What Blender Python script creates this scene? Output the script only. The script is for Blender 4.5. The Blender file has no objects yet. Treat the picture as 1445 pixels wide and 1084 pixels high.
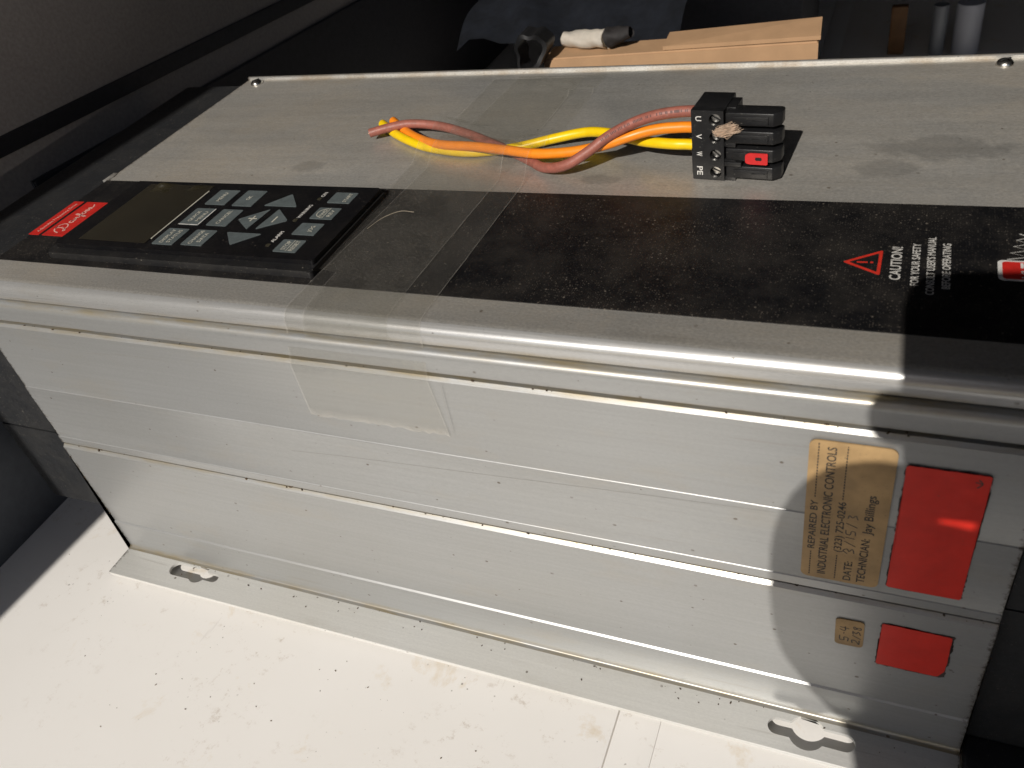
import bpy, bmesh, math, random
from mathutils import Vector, Matrix
random.seed(7)
S = 0.001                      # everything below is written in millimetres
scene = bpy.context.scene
COL = scene.collection

# ------------------------------------------------------------------ camera
CAM_R = Vector((0.9170784993583938, 0.36088539656591806, -0.1694955945147141))
CAM_D = Vector((0.11275215223074238, -0.6425040718343753, -0.7579416005479599))
CAM_F = Vector((-0.38243166472164913, 0.6759809525565995, -0.6299172752009097))
CAM_U = -CAM_D
CAM_C = Vector((338.84, -175.82, 308.71))
cam_data = bpy.data.cameras.new("camera")
cam = bpy.data.objects.new("camera", cam_data)
COL.objects.link(cam)
m = Matrix((CAM_R, CAM_U, -CAM_F)).transposed().to_4x4()
m.translation = CAM_C * S
cam.matrix_world = m
cam_data.sensor_width = 36
cam_data.lens = 1206.48 / 1445 * 36
cam_data.clip_start = 0.01
cam_data.clip_end = 200
cam_data.dof.use_dof = True
cam_data.dof.focus_distance = 0.345
cam_data.dof.aperture_fstop = 24
scene.camera = cam

# ------------------------------------------------------------------ light
SUN_EL = 35.3
SUN_AZ = 86.2                      # heading of the light over the ground, from +x towards +y
ce, se = math.cos(math.radians(SUN_EL)), math.sin(math.radians(SUN_EL))
SUN_D = Vector((ce * math.cos(math.radians(SUN_AZ)), ce * math.sin(math.radians(SUN_AZ)), -se))
world = bpy.data.worlds.new("World")
scene.world = world
world.use_nodes = True
nt = world.node_tree
sky = nt.nodes.new("ShaderNodeTexSky")
sky.sky_type = 'NISHITA'
sky.sun_disc = False
sky.sun_elevation = math.radians(SUN_EL)
sky.sun_rotation = math.atan2(-SUN_D.x, -SUN_D.y)
bg = nt.nodes["Background"]
bg.inputs[1].default_value = 0.075
nt.links.new(sky.outputs[0], bg.inputs[0])
sun_data = bpy.data.lights.new("sun", 'SUN')
sun_data.energy = 4.2
sun_data.angle = math.radians(0.53)
sun_data.color = (1.0, 0.95, 0.88)
sun = bpy.data.objects.new("sun", sun_data)
sun.rotation_euler = SUN_D.to_track_quat('-Z', 'Y').to_euler()
COL.objects.link(sun)
vs = scene.view_settings
vs.view_transform = 'Standard'
vs.look = 'None'
vs.gamma = 1
vs.use_curve_mapping = False
vs.exposure = -0.17
cy = scene.cycles
cy.max_bounces = 5
cy.diffuse_bounces = 3
cy.glossy_bounces = 3
cy.transparent_max_bounces = 10
cy.caustics_reflective = False
cy.caustics_refractive = False

# ------------------------------------------------------------------ materials
def new_mat(name):
    mt = bpy.data.materials.new(name)
    mt.use_nodes = True
    return mt, mt.node_tree, mt.node_tree.nodes["Principled BSDF"]

class NB:
    """small node helper"""
    def __init__(self, nt):
        self.nt = nt
        tc = nt.nodes.new("ShaderNodeTexCoord")
        self.obj = tc.outputs["Object"]
    def n(self, t, **kw):
        nd = self.nt.nodes.new(t)
        for k, v in kw.items():
            setattr(nd, k, v)
        return nd
    def link(self, a, b):
        self.nt.links.new(a, b)
    def mapped(self, scale=(1, 1, 1), loc=(0, 0, 0)):
        mp = self.n("ShaderNodeMapping")
        mp.inputs["Scale"].default_value = scale
        mp.inputs["Location"].default_value = loc
        self.link(self.obj, mp.inputs[0])
        return mp.outputs[0]
    def noise(self, scale, detail=3, rough=0.55, vec=None, dist=0.0):
        nd = self.n("ShaderNodeTexNoise")
        nd.inputs["Scale"].default_value = scale
        nd.inputs["Detail"].default_value = detail
        nd.inputs["Roughness"].default_value = rough
        nd.inputs["Distortion"].default_value = dist
        self.link(vec if vec is not None else self.obj, nd.inputs["Vector"])
        return nd.outputs[0]
    def ramp(self, val, p0, p1, c0=0.0, c1=1.0):
        mr = self.n("ShaderNodeMapRange")
        mr.inputs[1].default_value = p0
        mr.inputs[2].default_value = p1
        mr.inputs[3].default_value = c0
        mr.inputs[4].default_value = c1
        self.link(val, mr.inputs[0])
        return mr.outputs[0]
    def math(self, op, a, b=0.0):
        nd = self.n("ShaderNodeMath", operation=op)
        for i, v in enumerate((a, b)):
            if isinstance(v, (int, float)):
                nd.inputs[i].default_value = v
            else:
                self.link(v, nd.inputs[i])
        return nd.outputs[0]
    def mix(self, fac, a, b):
        nd = self.n("ShaderNodeMix", data_type='RGBA')
        if isinstance(fac, (int, float)):
            nd.inputs[0].default_value = fac
        else:
            self.link(fac, nd.inputs[0])
        for i, v in ((6, a), (7, b)):
            if isinstance(v, tuple):
                nd.inputs[i].default_value = (*v, 1)
            else:
                self.link(v, nd.inputs[i])
        return nd.outputs[2]
    def specks(self, scale, size, keep, vec=None):
        """mask of scattered specks; size is the fraction of a cell, keep the share of cells that carry one"""
        v = self.n("ShaderNodeTexVoronoi", voronoi_dimensions='2D')
        v.inputs["Scale"].default_value = scale
        self.link(vec if vec is not None else self.flat(), v.inputs["Vector"])
        sep = self.n("ShaderNodeSeparateColor")
        self.link(v.outputs["Color"], sep.inputs[0])
        rad = self.math('MULTIPLY', self.ramp(sep.outputs[0], 1 - keep, 1.0, 0.0, 1.0), size)
        dis = self.math('SUBTRACT', rad, v.outputs["Distance"])
        return self.ramp(dis, 0.0, size * 0.35)
    def bump(self, bsdf, h, strength, dist=0.0002):
        b = self.n("ShaderNodeBump")
        b.inputs["Strength"].default_value = strength
        b.inputs["Distance"].default_value = dist
        self.link(h, b.inputs["Height"])
        self.link(b.outputs[0], bsdf.inputs["Normal"])
    def flat(self):
        """surface coordinates for faces that run along x"""
        if not hasattr(self, '_flat'):
            x, y, z = self.xyz()
            c = self.n("ShaderNodeCombineXYZ")
            wob = self.math('MULTIPLY', self.noise(900, 2), 0.0006)
            self.link(self.math('ADD', x, wob), c.inputs[0])
            self.link(self.math('ADD', y, self.math('MULTIPLY', z, 1.31)), c.inputs[1])
            self._flat = c.outputs[0]
        return self._flat
    def xyz(self):
        s = self.n("ShaderNodeSeparateXYZ")
        self.link(self.obj, s.inputs[0])
        return s.outputs

def mat_plain(name, col, rough=0.5, metal=0.0, spec=0.5, var=0.15, scale=300, dust=0.0, dustcol=(0.30, 0.27, 0.22), bump=0.0, coat=0.0):
    mt, t, b = new_mat(name)
    g = NB(t)
    n1 = g.noise(scale, 4, 0.6)
    lo = tuple(c * (1 - var) for c in col)
    hi = tuple(min(1, c * (1 + var)) for c in col)
    c = g.mix(g.ramp(n1, 0.3, 0.7), lo, hi)
    if dust > 0:
        d1 = g.specks(420, 0.16, dust * 0.7)
        d2 = g.specks(1300, 0.34, dust)
        d = g.math('MAXIMUM', g.math('MULTIPLY', d1, 1.0), g.math('MULTIPLY', d2, 0.55))
        d = g.math('MULTIPLY', d, g.ramp(g.noise(1.0, 5, 0.7, g.mapped((24, 60, 60))), 0.38, 0.62, 0.12, 1.0))
        c = g.mix(g.math('MULTIPLY', d, 0.8), c, dustcol)
        c = g.mix(g.ramp(g.noise(60, 5, 0.7), 0.4, 0.75, 0.0, 0.10 * min(1, dust * 3)), c, dustcol)
    g.link(c, b.inputs["Base Color"])
    g.link(g.ramp(g.noise(scale * 2.3, 4), 0.3, 0.7, max(0.05, rough - 0.07), min(1, rough + 0.07)), b.inputs["Roughness"])
    b.inputs["Metallic"].default_value = metal
    b.inputs["Specular IOR Level"].default_value = spec
    b.inputs["Coat Weight"].default_value = coat
    if bump > 0:
        g.bump(b, g.noise(scale * 6, 5, 0.7), bump)
    return mt

def mat_alu(name, col=(0.385, 0.39, 0.388), metal=0.46, rough=0.36, dusty=0.0, seams=()):
    mt, t, b = new_mat(name)
    g = NB(t)
    streak = g.noise(1.0, 5, 0.65, g.mapped((10, 700, 700)))
    fine = g.noise(1.0, 4, 0.7, g.mapped((60, 4000, 4000)))
    cloud = g.noise(14, 5, 0.6)
    c = g.mix(g.ramp(streak, 0.25, 0.75), tuple(x * 0.93 for x in col), tuple(min(1, x * 1.06) for x in col))
    gritn = g.noise(1.0, 3, 0.75, g.mapped((700, 1300, 1300)))
    c = g.mix(g.ramp(gritn, 0.30, 0.62, 0.22, 0.0), c, tuple(x * 0.62 for x in col))
    c = g.mix(g.ramp(cloud, 0.35, 0.75, 0.0, 0.26), c, tuple(x * y for x, y in zip(col, (0.84, 0.80, 0.72))))
    # pits and specks of dirt
    sp = g.specks(230, 0.11, 0.10)
    sp2 = g.specks(75, 0.06, 0.45)
    spk = g.math('MAXIMUM', g.math('MULTIPLY', sp, g.ramp(g.noise(22, 3), 0.45, 0.60)), sp2)
    gate = g.ramp(g.noise(300, 3), 0.35, 0.55)
    c = g.mix(g.math('MULTIPLY', g.math('MULTIPLY', spk, gate), 0.8), c, (0.10, 0.075, 0.05))
    # long faint scuffs
    scuff = g.ramp(g.noise(1.0, 2, 0.5, g.mapped((22, 420, 420), (3.1, 0.7, 1.9))), 0.70, 0.76)
    c = g.mix(g.math('MULTIPLY', scuff, 0.25), c, (0.30, 0.27, 0.23))
    # grime rubbed into the cut ends
    ex = g.xyz()[0]
    dx = g.math('MINIMUM', g.math('ABSOLUTE', ex), g.math('ABSOLUTE', g.math('SUBTRACT', ex, 0.3818)))
    en = g.math('MULTIPLY', g.noise(420, 6, 0.85), 0.010)
    endg = g.ramp(g.math('SUBTRACT', en, dx), 0.0040, 0.0054)
    c = g.mix(g.math('MULTIPLY', endg, 0.85), c, (0.07, 0.05, 0.035))
    # dull smears
    sm_ = g.ramp(g.noise(1.0, 5, 0.65, g.mapped((28, 75, 75), (5.3, 1.7, 0.4))), 0.55, 0.80)
    c = g.mix(g.math('MULTIPLY', sm_, 0.30), c, (0.40, 0.35, 0.27))
    if seams:
        z = g.xyz()[2]
        tot = None
        for zc, w in seams:
            d = g.math('ABSOLUTE', g.math('SUBTRACT', z, zc * S))
            k = g.ramp(d, 0.0, w * S, 1.0, 0.0)
            tot = k if tot is None else g.math('MAXIMUM', tot, k)
        gr = g.math('MULTIPLY', tot, g.ramp(g.noise(1.0, 4, 0.7, g.mapped((45, 300, 300))), 0.36, 0.66))
        c = g.mix(g.math('MULTIPLY', gr, 0.75), c, (0.34, 0.26, 0.12))
    rgh = g.ramp(fine, 0.2, 0.8, rough - 0.06, rough + 0.06)
    metalv = metal
    if dusty > 0:
        film = g.ramp(g.noise(9, 6, 0.65, None, 0.6), 0.30, 0.62)
        film = g.math('MULTIPLY', film, g.ramp(g.noise(1.0, 4, 0.6, g.mapped((14, 60, 60), (0.3, 0.2, 0))), 0.25, 0.5, 0.65, 1.0))
        dust = g.math('MAXIMUM', g.specks(1700, 0.5, 0.35), g.specks(700, 0.25, 0.2))
        geo = g.n("ShaderNodeNewGeometry")
        sepn = g.n("ShaderNodeSeparateXYZ")
        g.link(geo.outputs["True Normal"], sepn.inputs[0])
        upw = g.ramp(sepn.outputs[2], 0.90, 0.99)
        mott = g.ramp(g.noise(1.0, 5, 0.7, g.mapped((260, 700, 700))), 0.25, 0.75, 0.55, 1.15)
        smudge = g.ramp(g.noise(1.0, 3, 0.5, g.mapped((11, 24, 24), (0.7, 0.33, 0))), 0.60, 0.66, 1.0, 0.45)
        film = g.math('MULTIPLY', g.math('MULTIPLY', film, mott), smudge)
        filmd = g.math('MULTIPLY', g.math('MULTIPLY', film, dusty), upw)
        dust = g.math('MULTIPLY', dust, upw)
        c = g.mix(filmd, c, (0.42, 0.37, 0.30))
        c = g.mix(g.math('MULTIPLY', dust, 0.35 * dusty), c, (0.52, 0.46, 0.37))
        grain = g.ramp(g.noise(1.0, 3, 0.7, g.mapped((900, 1500, 1500))), 0.3, 0.7, 0.80, 1.14)
        lng = g.ramp(g.noise(1.0, 4, 0.6, g.mapped((9, 90, 90), (2.2, 0.1, 0))), 0.3, 0.7, 0.90, 1.07)
        hsv = g.n("ShaderNodeHueSaturation")
        g.link(g.math('MULTIPLY', g.mix(upw, (1, 1, 1), (1, 1, 1)), g.math('MULTIPLY', grain, lng)), hsv.inputs["Value"])
        g.link(c, hsv.inputs["Color"])
        c = hsv.outputs[0]
        # hand smudges wiped through the dust
        fx, fy, _ = g.xyz()
        tot = None
        for mx, my, rx, ry in ((104, 106, 9, 6), (352, 128, 24, 10), (336, 112, 12, 7), (238, 100, 10, 4)):
            ax_ = g.math('DIVIDE', g.math('SUBTRACT', fx, mx * S), rx * S)
            ay_ = g.math('DIVIDE', g.math('SUBTRACT', fy, my * S), ry * S)
            r2 = g.math('ADD', g.math('MULTIPLY', ax_, ax_), g.math('MULTIPLY', ay_, ay_))
            k_ = g.ramp(g.math('ADD', r2, g.math('MULTIPLY', g.noise(75, 6, 0.75), 3.2)), 2.0, 2.6, 1.0, 0.0)
            tot = k_ if tot is None else g.math('MAXIMUM', tot, k_)
        c = g.mix(g.math('MULTIPLY', tot, 0.33), c, (0.17, 0.165, 0.155))
        y = g.xyz()[1]
        edge = g.ramp(y, 0.196, 0.2065)
        rust = g.math('MULTIPLY', edge, g.ramp(g.noise(30, 6, 0.75), 0.46, 0.68))
        c = g.mix(g.math('MULTIPLY', rust, 0.5), c, (0.36, 0.22, 0.07))
        g.link(g.ramp(filmd, 0, 1, metal, metal * 0.62), b.inputs["Metallic"])
        rgh = g.math('ADD', rgh, g.math('MULTIPLY', filmd, 0.18))
    else:
        b.inputs["Metallic"].default_value = metalv
    g.link(c, b.inputs["Base Color"])
    g.link(rgh, b.inputs["Roughness"])
    b.inputs["Anisotropic"].default_value = 0.35
    g.bump(b, g.math('ADD', g.math('MULTIPLY', fine, 0.6), g.math('MULTIPLY', cloud, 0.5)), 0.10, 0.0002)
    return mt

M = {}
M['alu_front'] = mat_alu("anodised_aluminium_front", seams=((152.3, 2.2), (143.0, 1.6), (73.8, 1.6), (1.6, 3.0)))
M['alu_top'] = mat_alu("dusty_aluminium_cover", col=(0.68, 0.67, 0.64), metal=0.72, rough=0.40, dusty=0.85)
M['alu_skirt'] = mat_alu("aluminium_cover_edge", col=(0.50, 0.50, 0.495), metal=0.5, rough=0.30, seams=((152.5, 2.0),))
M['alu_flange'] = mat_alu("aluminium_flange", col=(0.72, 0.715, 0.685), metal=0.22, rough=0.36)
M['black_print'] = mat_plain("black_front_film", (0.007, 0.007, 0.008), 0.45, spec=0.3, dust=0.55, dustcol=(0.22, 0.19, 0.155), bump=0.1)
M['black_plastic'] = mat_plain("black_plastic_case", (0.012, 0.012, 0.013), 0.40, dust=0.16, bump=0.15)
M['cap_plastic'] = mat_plain("dark_grey_end_plastic", (0.018, 0.019, 0.021), 0.5, dust=0.15, bump=0.2)
M['panel_film'] = mat_plain("black_keypad_film", (0.005, 0.005, 0.006), 0.35, spec=0.3, dust=0.16, dustcol=(0.14, 0.12, 0.10))
M['key_grey'] = mat_plain("grey_key_print", (0.105, 0.125, 0.128), 0.45, dust=0.10, dustcol=(0.3, 0.29, 0.26))
M['key_text'] = mat_plain("pale_legend_ink", (0.52, 0.50, 0.42), 0.6)
M['white_ink'] = mat_plain("white_ink", (0.72, 0.70, 0.66), 0.55, var=0.2, scale=900)
M['grey_ink'] = mat_plain("dull_grey_ink", (0.62, 0.60, 0.56), 0.6, var=0.3, scale=1500)
M['pink_ink'] = mat_plain("pink_ink", (0.80, 0.42, 0.36), 0.5)
M['red_print'] = mat_plain("red_print", (0.60, 0.022, 0.016), 0.4, dust=0.05, dustcol=(0.5, 0.3, 0.25))
M['red_outline'] = mat_plain("red_outline_ink", (0.62, 0.035, 0.02), 0.45)
M['red_sticker'] = mat_plain("red_paper_sticker", (0.66, 0.026, 0.014), 0.45, var=0.10, scale=120, dust=0.04, dustcol=(0.25, 0.08, 0.06), bump=0.1)
M['tan_sticker'] = mat_plain("tan_paper_label", (0.40, 0.26, 0.12), 0.65, var=0.32, scale=55, dust=0.25, dustcol=(0.12, 0.09, 0.06), bump=0.1)
M['label_ink'] = mat_plain("black_label_ink", (0.03, 0.027, 0.025), 0.6)
M['pen_ink'] = mat_plain("pen_ink", (0.06, 0.055, 0.05), 0.6)
M['sticker_dirt'] = mat_plain("sticky_dirt", (0.06, 0.045, 0.04), 0.8)
M['steel'] = mat_plain("steel_screw", (0.62, 0.60, 0.56), 0.28, metal=1.0, var=0.1)
M['led'] = mat_plain("unlit_lamp_window", (0.05, 0.045, 0.03), 0.25)
M['plug'] = mat_plain("black_plug_plastic", (0.010, 0.010, 0.011), 0.38, dust=0.12, dustcol=(0.16, 0.15, 0.13), bump=0.2)
M['plug_red'] = mat_plain("red_coding_key", (0.62, 0.03, 0.03), 0.4)
M['dark_hole'] = mat_plain("dark_recess", (0.008, 0.008, 0.008), 0.7)
M['wire_brown'] = mat_plain("brown_red_insulation", (0.32, 0.105, 0.075), 0.5, var=0.2, scale=350, dust=0.4, dustcol=(0.36, 0.24, 0.19), bump=0.2)
M['wire_orange'] = mat_plain("orange_insulation", (0.95, 0.27, 0.012), 0.38, var=0.08, scale=250, dust=0.15, dustcol=(0.45, 0.22, 0.08), bump=0.1)
M['wire_yellow'] = mat_plain("yellow_insulation", (0.90, 0.60, 0.003), 0.38, var=0.08, scale=250, dust=0.15, dustcol=(0.45, 0.33, 0.08), bump=0.1)
M['wire_print'] = mat_plain("dark_wire_print", (0.10, 0.04, 0.035), 0.6)
M['copper'] = mat_plain("copper_strand", (0.75, 0.35, 0.18), 0.35, metal=1.0)
M['fluff'] = mat_plain("brown_dust_fluff", (0.62, 0.47, 0.35), 0.9, var=0.3)
M['hair'] = mat_plain("pale_hair", (0.42, 0.36, 0.28), 0.6)
M['cardboard'] = mat_plain("cardboard", (0.45, 0.275, 0.15), 0.8, var=0.08, scale=60, bump=0.1)
M['cloth_white'] = mat_plain("white_cloth", (0.86, 0.80, 0.71), 0.9, var=0.08, scale=200, bump=0.3)
M['cloth_dark'] = mat_plain("dark_cloth_lining", (0.05, 0.045, 0.045), 0.7, var=0.3, scale=200)
M['cloth_navy'] = mat_plain("navy_cloth", (0.013, 0.016, 0.024), 0.9, var=0.4, scale=80)
M['rubber'] = mat_plain("black_rubber", (0.012, 0.012, 0.013), 0.5)
M['pipe_white'] = mat_plain("white_pipe", (0.42, 0.43, 0.48), 0.4, var=0.05, scale=30)
M['pipe_grey'] = mat_plain("grey_pipe", (0.20, 0.21, 0.23), 0.4, var=0.05, scale=30)
M['wood'] = mat_plain("brown_wood", (0.13, 0.062, 0.022), 0.7, var=0.25, scale=90)
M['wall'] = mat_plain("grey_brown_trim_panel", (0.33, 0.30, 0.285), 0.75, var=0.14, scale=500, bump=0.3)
M['wall_sky_tint'] = mat_plain("sky_tinted_panel", (0.085, 0.095, 0.115), 0.5, var=0.1, scale=200, bump=0.1)  # blue sky reflection put into this panel's base colour
M['wall_dark'] = mat_plain("dark_trim_strip", (0.045, 0.045, 0.052), 0.6, var=0.15, scale=300)
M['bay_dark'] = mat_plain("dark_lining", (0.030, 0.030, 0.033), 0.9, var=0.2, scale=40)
M['asphalt'] = mat_plain("asphalt", (0.055, 0.054, 0.052), 0.9, var=0.3, scale=40)
M['skin'] = mat_plain("skin", (0.50, 0.29, 0.21), 0.5, var=0.08, scale=60)
M['shirt'] = mat_plain("dark_blue_shirt", (0.04, 0.05, 0.09), 0.9, var=0.15, scale=40)
M['trousers'] = mat_plain("grey_trousers", (0.07, 0.07, 0.075), 0.9, var=0.15, scale=40)
M['hair_brown'] = mat_plain("brown_hair", (0.04, 0.025, 0.016), 0.6)
M['phone'] = mat_plain("black_phone_shell", (0.012, 0.012, 0.013), 0.25)
M['glass_dark'] = mat_plain("dark_glass", (0.004, 0.004, 0.005), 0.06)

def mat_display():
    mt, t, b = new_mat("lcd_window")
    g = NB(t)
    c = g.mix(g.ramp(g.noise(25, 3), 0.3, 0.7), (0.016, 0.014, 0.008), (0.030, 0.025, 0.014))
    g.link(c, b.inputs["Base Color"])
    b.inputs["Roughness"].default_value = 0.22
    b.inputs["Coat Weight"].default_value = 0.6
    b.inputs["Coat Roughness"].default_value = 0.12
    return mt
M['display'] = mat_display()

def mat_table():
    mt, t, b = new_mat("white_coated_board")
    g = NB(t)
    c = g.mix(g.ramp(g.noise(5, 4, 0.6), 0.3, 0.7), (0.84, 0.81, 0.765), (0.88, 0.855, 0.82))
    st = g.ramp(g.noise(34, 6, 0.7, None, 0.4), 0.60, 0.76)
    c = g.mix(g.math('MULTIPLY', st, 0.6), c, (0.62, 0.47, 0.26))
    st2 = g.math('MULTIPLY', g.ramp(g.noise(130, 6, 0.8), 0.58, 0.70), g.ramp(g.noise(13, 3), 0.45, 0.62))
    c = g.mix(g.math('MULTIPLY', st2, 0.5), c, (0.42, 0.33, 0.24))
    sp = g.math('MULTIPLY', g.math('MAXIMUM', g.specks(150, 0.09, 0.25), g.specks(330, 0.16, 0.2)), g.ramp(g.noise(16, 5, 0.7), 0.54, 0.64))
    c = g.mix(g.math('MULTIPLY', sp, 0.75), c, (0.20, 0.17, 0.14))
    scr = g.ramp(g.noise(1.0, 2, 0.5, g.mapped((160, 18, 18), (1, 2, 0))), 0.715, 0.74)
    c = g.mix(g.math('MULTIPLY', scr, 0.18), c, (0.45, 0.41, 0.37))
    g.link(c, b.inputs["Base Color"])
    b.inputs["Roughness"].default_value = 0.5
    g.bump(b, g.noise(30, 5, 0.6), 0.15, 0.001)
    return mt
M['table'] = mat_table()

def mat_tape():
    mt, t, b = new_mat("clear_packing_tape")
    g = NB(t)
    out = t.nodes["Material Output"]
    tr = g.n("ShaderNodeBsdfTransparent")
    tr.inputs[0].default_value = (0.98, 0.978, 0.965, 1)
    gl = g.n("ShaderNodeBsdfGlossy")
    gl.inputs["Roughness"].default_value = 0.16
    df = g.n("ShaderNodeBsdfDiffuse")
    df.inputs[0].default_value = (0.72, 0.68, 0.61, 1)
    lw = g.n("ShaderNodeFresnel")
    lw.inputs[0].default_value = 1.28
    m1 = g.n("ShaderNodeMixShader")
    haze = g.ramp(g.noise(40, 5, 0.6), 0.3, 0.75, 0.018, 0.045)
    sp = g.specks(2200, 0.45, 0.3)
    uvn = g.n("ShaderNodeUVMap")
    uvn.uv_map = "across"
    su = g.n("ShaderNodeSeparateXYZ")
    g.link(uvn.outputs[0], su.inputs[0])
    du = g.math('ABSOLUTE', g.math('SUBTRACT', su.outputs[0], 0.5))
    dv = g.math('ABSOLUTE', g.math('SUBTRACT', su.outputs[1], 0.5))
    edge = g.math('MAXIMUM', g.ramp(du, 0.491, 0.498), g.ramp(dv, 0.495, 0.499))
    grub = g.math('MULTIPLY', edge, g.ramp(g.noise(170, 5, 0.7), 0.3, 0.65, 0.03, 0.20))
    g.link(g.math('ADD', g.math('ADD', haze, grub), g.math('MULTIPLY', sp, 0.10)), m1.inputs[0])
    g.link(tr.outputs[0], m1.inputs[1])
    g.link(df.outputs[0], m1.inputs[2])
    m2 = g.n("ShaderNodeMixShader")
    m2.inputs[0].default_value = 0.07
    g.link(m1.outputs[0], m2.inputs[1])
    g.link(gl.outputs[0], m2.inputs[2])
    bp = g.n("ShaderNodeBump")
    bp.inputs["Strength"].default_value = 0.35
    bp.inputs["Distance"].default_value = 0.0006
    g.link(g.noise(1.0, 3, 0.5, g.mapped((160, 40, 160))), bp.inputs["Height"])
    g.link(bp.outputs[0], gl.inputs["Normal"])
    g.link(m2.outputs[0], out.inputs[0])
    return mt
M['tape'] = mat_tape()

# ------------------------------------------------------------------ mesh helpers
def tag(o, label=None, cat=None, group=None, kind=None):
    for k, v in (("label", label), ("category", cat), ("group", group), ("kind", kind)):
        if v:
            o[k] = v
    return o

def empty(name, loc):
    o = bpy.data.objects.new(name, None)
    o.empty_display_size = 0.02
    o.location = Vector(loc) * S
    COL.objects.link(o)
    return o

def root_loc(o):
    l = Vector((0, 0, 0))
    while o is not None:
        l += o.location
        o = o.parent
    return l

def add(name, me, mat, parent=None):
    o = bpy.data.objects.new(name, me)
    COL.objects.link(o)
    if mat is not None and not me.materials:
        me.materials.append(M[mat] if isinstance(mat, str) else mat)
    if parent is not None:
        o.parent = parent
        if parent.type == 'EMPTY':
            o.matrix_parent_inverse = Matrix.Translation(-parent.location)
    return o

def finish(bm, name, smooth=40):
    bmesh.ops.recalc_face_normals(bm, faces=bm.faces)
    me = bpy.data.meshes.new(name)
    bm.to_mesh(me)
    bm.free()
    if smooth:
        for p in me.polygons:
            p.use_smooth = True
        me.set_sharp_from_angle(angle=math.radians(smooth))
    return me

def bm_box(bm, x0, x1, y0, y1, z0, z1, M4=None):
    vs = [Vector((x, y, z)) * S for x in (x0, x1) for y in (y0, y1) for z in (z0, z1)]
    if M4 is not None:
        vs = [M4 @ v for v in vs]
    v = [bm.verts.new(p) for p in vs]
    for f in ((0, 1, 3, 2), (4, 6, 7, 5), (0, 4, 5, 1), (2, 3, 7, 6), (0, 2, 6, 4), (1, 5, 7, 3)):
        bm.faces.new([v[i] for i in f])
    return v

def bevel_all(bm, w, seg=2):
    if w > 0:
        bmesh.ops.bevel(bm, geom=list(bm.edges), offset=w * S, segments=seg, affect='EDGES', profile=0.5)

def box(name, b, mat, parent=None, bev=0.0, seg=2, M4=None):
    bm = bmesh.new()
    bm_box(bm, *b, M4=M4)
    bmesh.ops.recalc_face_normals(bm, faces=bm.faces)
    bevel_all(bm, bev, seg)
    return add(name, finish(bm, name), mat, parent)

def extrude_yz(name, pts, x0, x1, mat, parent=None, smooth=35):
    bm = bmesh.new()
    a = [bm.verts.new(Vector((x0, y, z)) * S) for y, z in pts]
    b = [bm.verts.new(Vector((x1, y, z)) * S) for y, z in pts]
    n = len(pts)
    for i in range(n):
        bm.faces.new((a[i], a[(i + 1) % n], b[(i + 1) % n], b[i]))
    c0 = bm.faces.new(a)
    c1 = bm.faces.new(list(reversed(b)))
    bmesh.ops.triangulate(bm, faces=[c0, c1])
    return add(name, finish(bm, name, smooth), mat, parent)

# mapping frames: local (u, v, w) in mm -> world mm
def frame(o, eu, ev):
    o, eu, ev = Vector(o), Vector(eu).normalized(), Vector(ev).normalized()
    ew = eu.cross(ev)
    return lambda u, v, w=0.0: o + eu * u + ev * v + ew * w

TOPF = lambda o: frame(o, (0, 1, 0), (-1, 0, 0))          # lettering on the top face
FRONTF = lambda o: frame(o, (0, 0, 1), (-1, 0, 0))        # lettering on the front face
PLANZ = lambda z: (lambda u, v, w=0.0: Vector((u, v, z + w)))
PLANY = lambda y: (lambda u, v, w=0.0: Vector((u, y - w, v)))

def prism(name, outline, F, h, mat, parent=None, bev=0.0, smooth=40, base=0.0):
    """flat outline lifted by h along the frame's normal"""
    bm = bmesh.new()
    lo = [bm.verts.new(F(u, v, base) * S) for u, v in outline]
    hi = [bm.verts.new(F(u, v, base + h) * S) for u, v in outline]
    n = len(outline)
    for i in range(n):
        bm.faces.new((lo[i], lo[(i + 1) % n], hi[(i + 1) % n], hi[i]))
    bm.faces.new(lo)
    top = bm.faces.new(hi)
    if bev > 0:
        bmesh.ops.bevel(bm, geom=list(top.edges), offset=bev * S, segments=2, affect='EDGES')
    big = [f for f in bm.faces if len(f.verts) > 4]
    bmesh.ops.triangulate(bm, faces=big)
    return add(name, finish(bm, name, smooth), mat, parent)

def rrect(x0, x1, y0, y1, r, n=5):
    pts = []
    for cx, cy, a0 in ((x1 - r, y1 - r, 0), (x0 + r, y1 - r, 90), (x0 + r, y0 + r, 180), (x1 - r, y0 + r, 270)):
        for i in range(n + 1):
            a = math.radians(a0 + 90 * i / n)
            pts.append((cx + r * math.cos(a), cy + r * math.sin(a)))
    return pts

def roundpoly(pts, r, n=4):
    out = []
    N = len(pts)
    for i in range(N):
        p, a, b = Vector(pts[i]), Vector(pts[i - 1]), Vector(pts[(i + 1) % N])
        da, db = (a - p).normalized(), (b - p).normalized()
        s, e = p + da * r, p + db * r
        for k in range(n + 1):
            t = k / n
            out.append(tuple((1 - t) ** 2 * s + 2 * t * (1 - t) * p + t * t * e))
    return out

def ribbon_bm(bm, pts, w, F, h=0.0):
    """flat pen stroke"""
    P = [Vector(p) for p in pts]
    L, Rr = [], []
    for i, p in enumerate(P):
        d = (P[min(i + 1, len(P) - 1)] - P[max(i - 1, 0)])
        d = d.normalized() if d.length > 0 else Vector((1, 0))
        nrm = Vector((-d.y, d.x)) * w * 0.5
        L.append(bm.verts.new(F(*(p + nrm), h) * S))
        Rr.append(bm.verts.new(F(*(p - nrm), h) * S))
    for i in range(len(P) - 1):
        bm.faces.new((L[i], Rr[i], Rr[i + 1], L[i + 1]))

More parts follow.
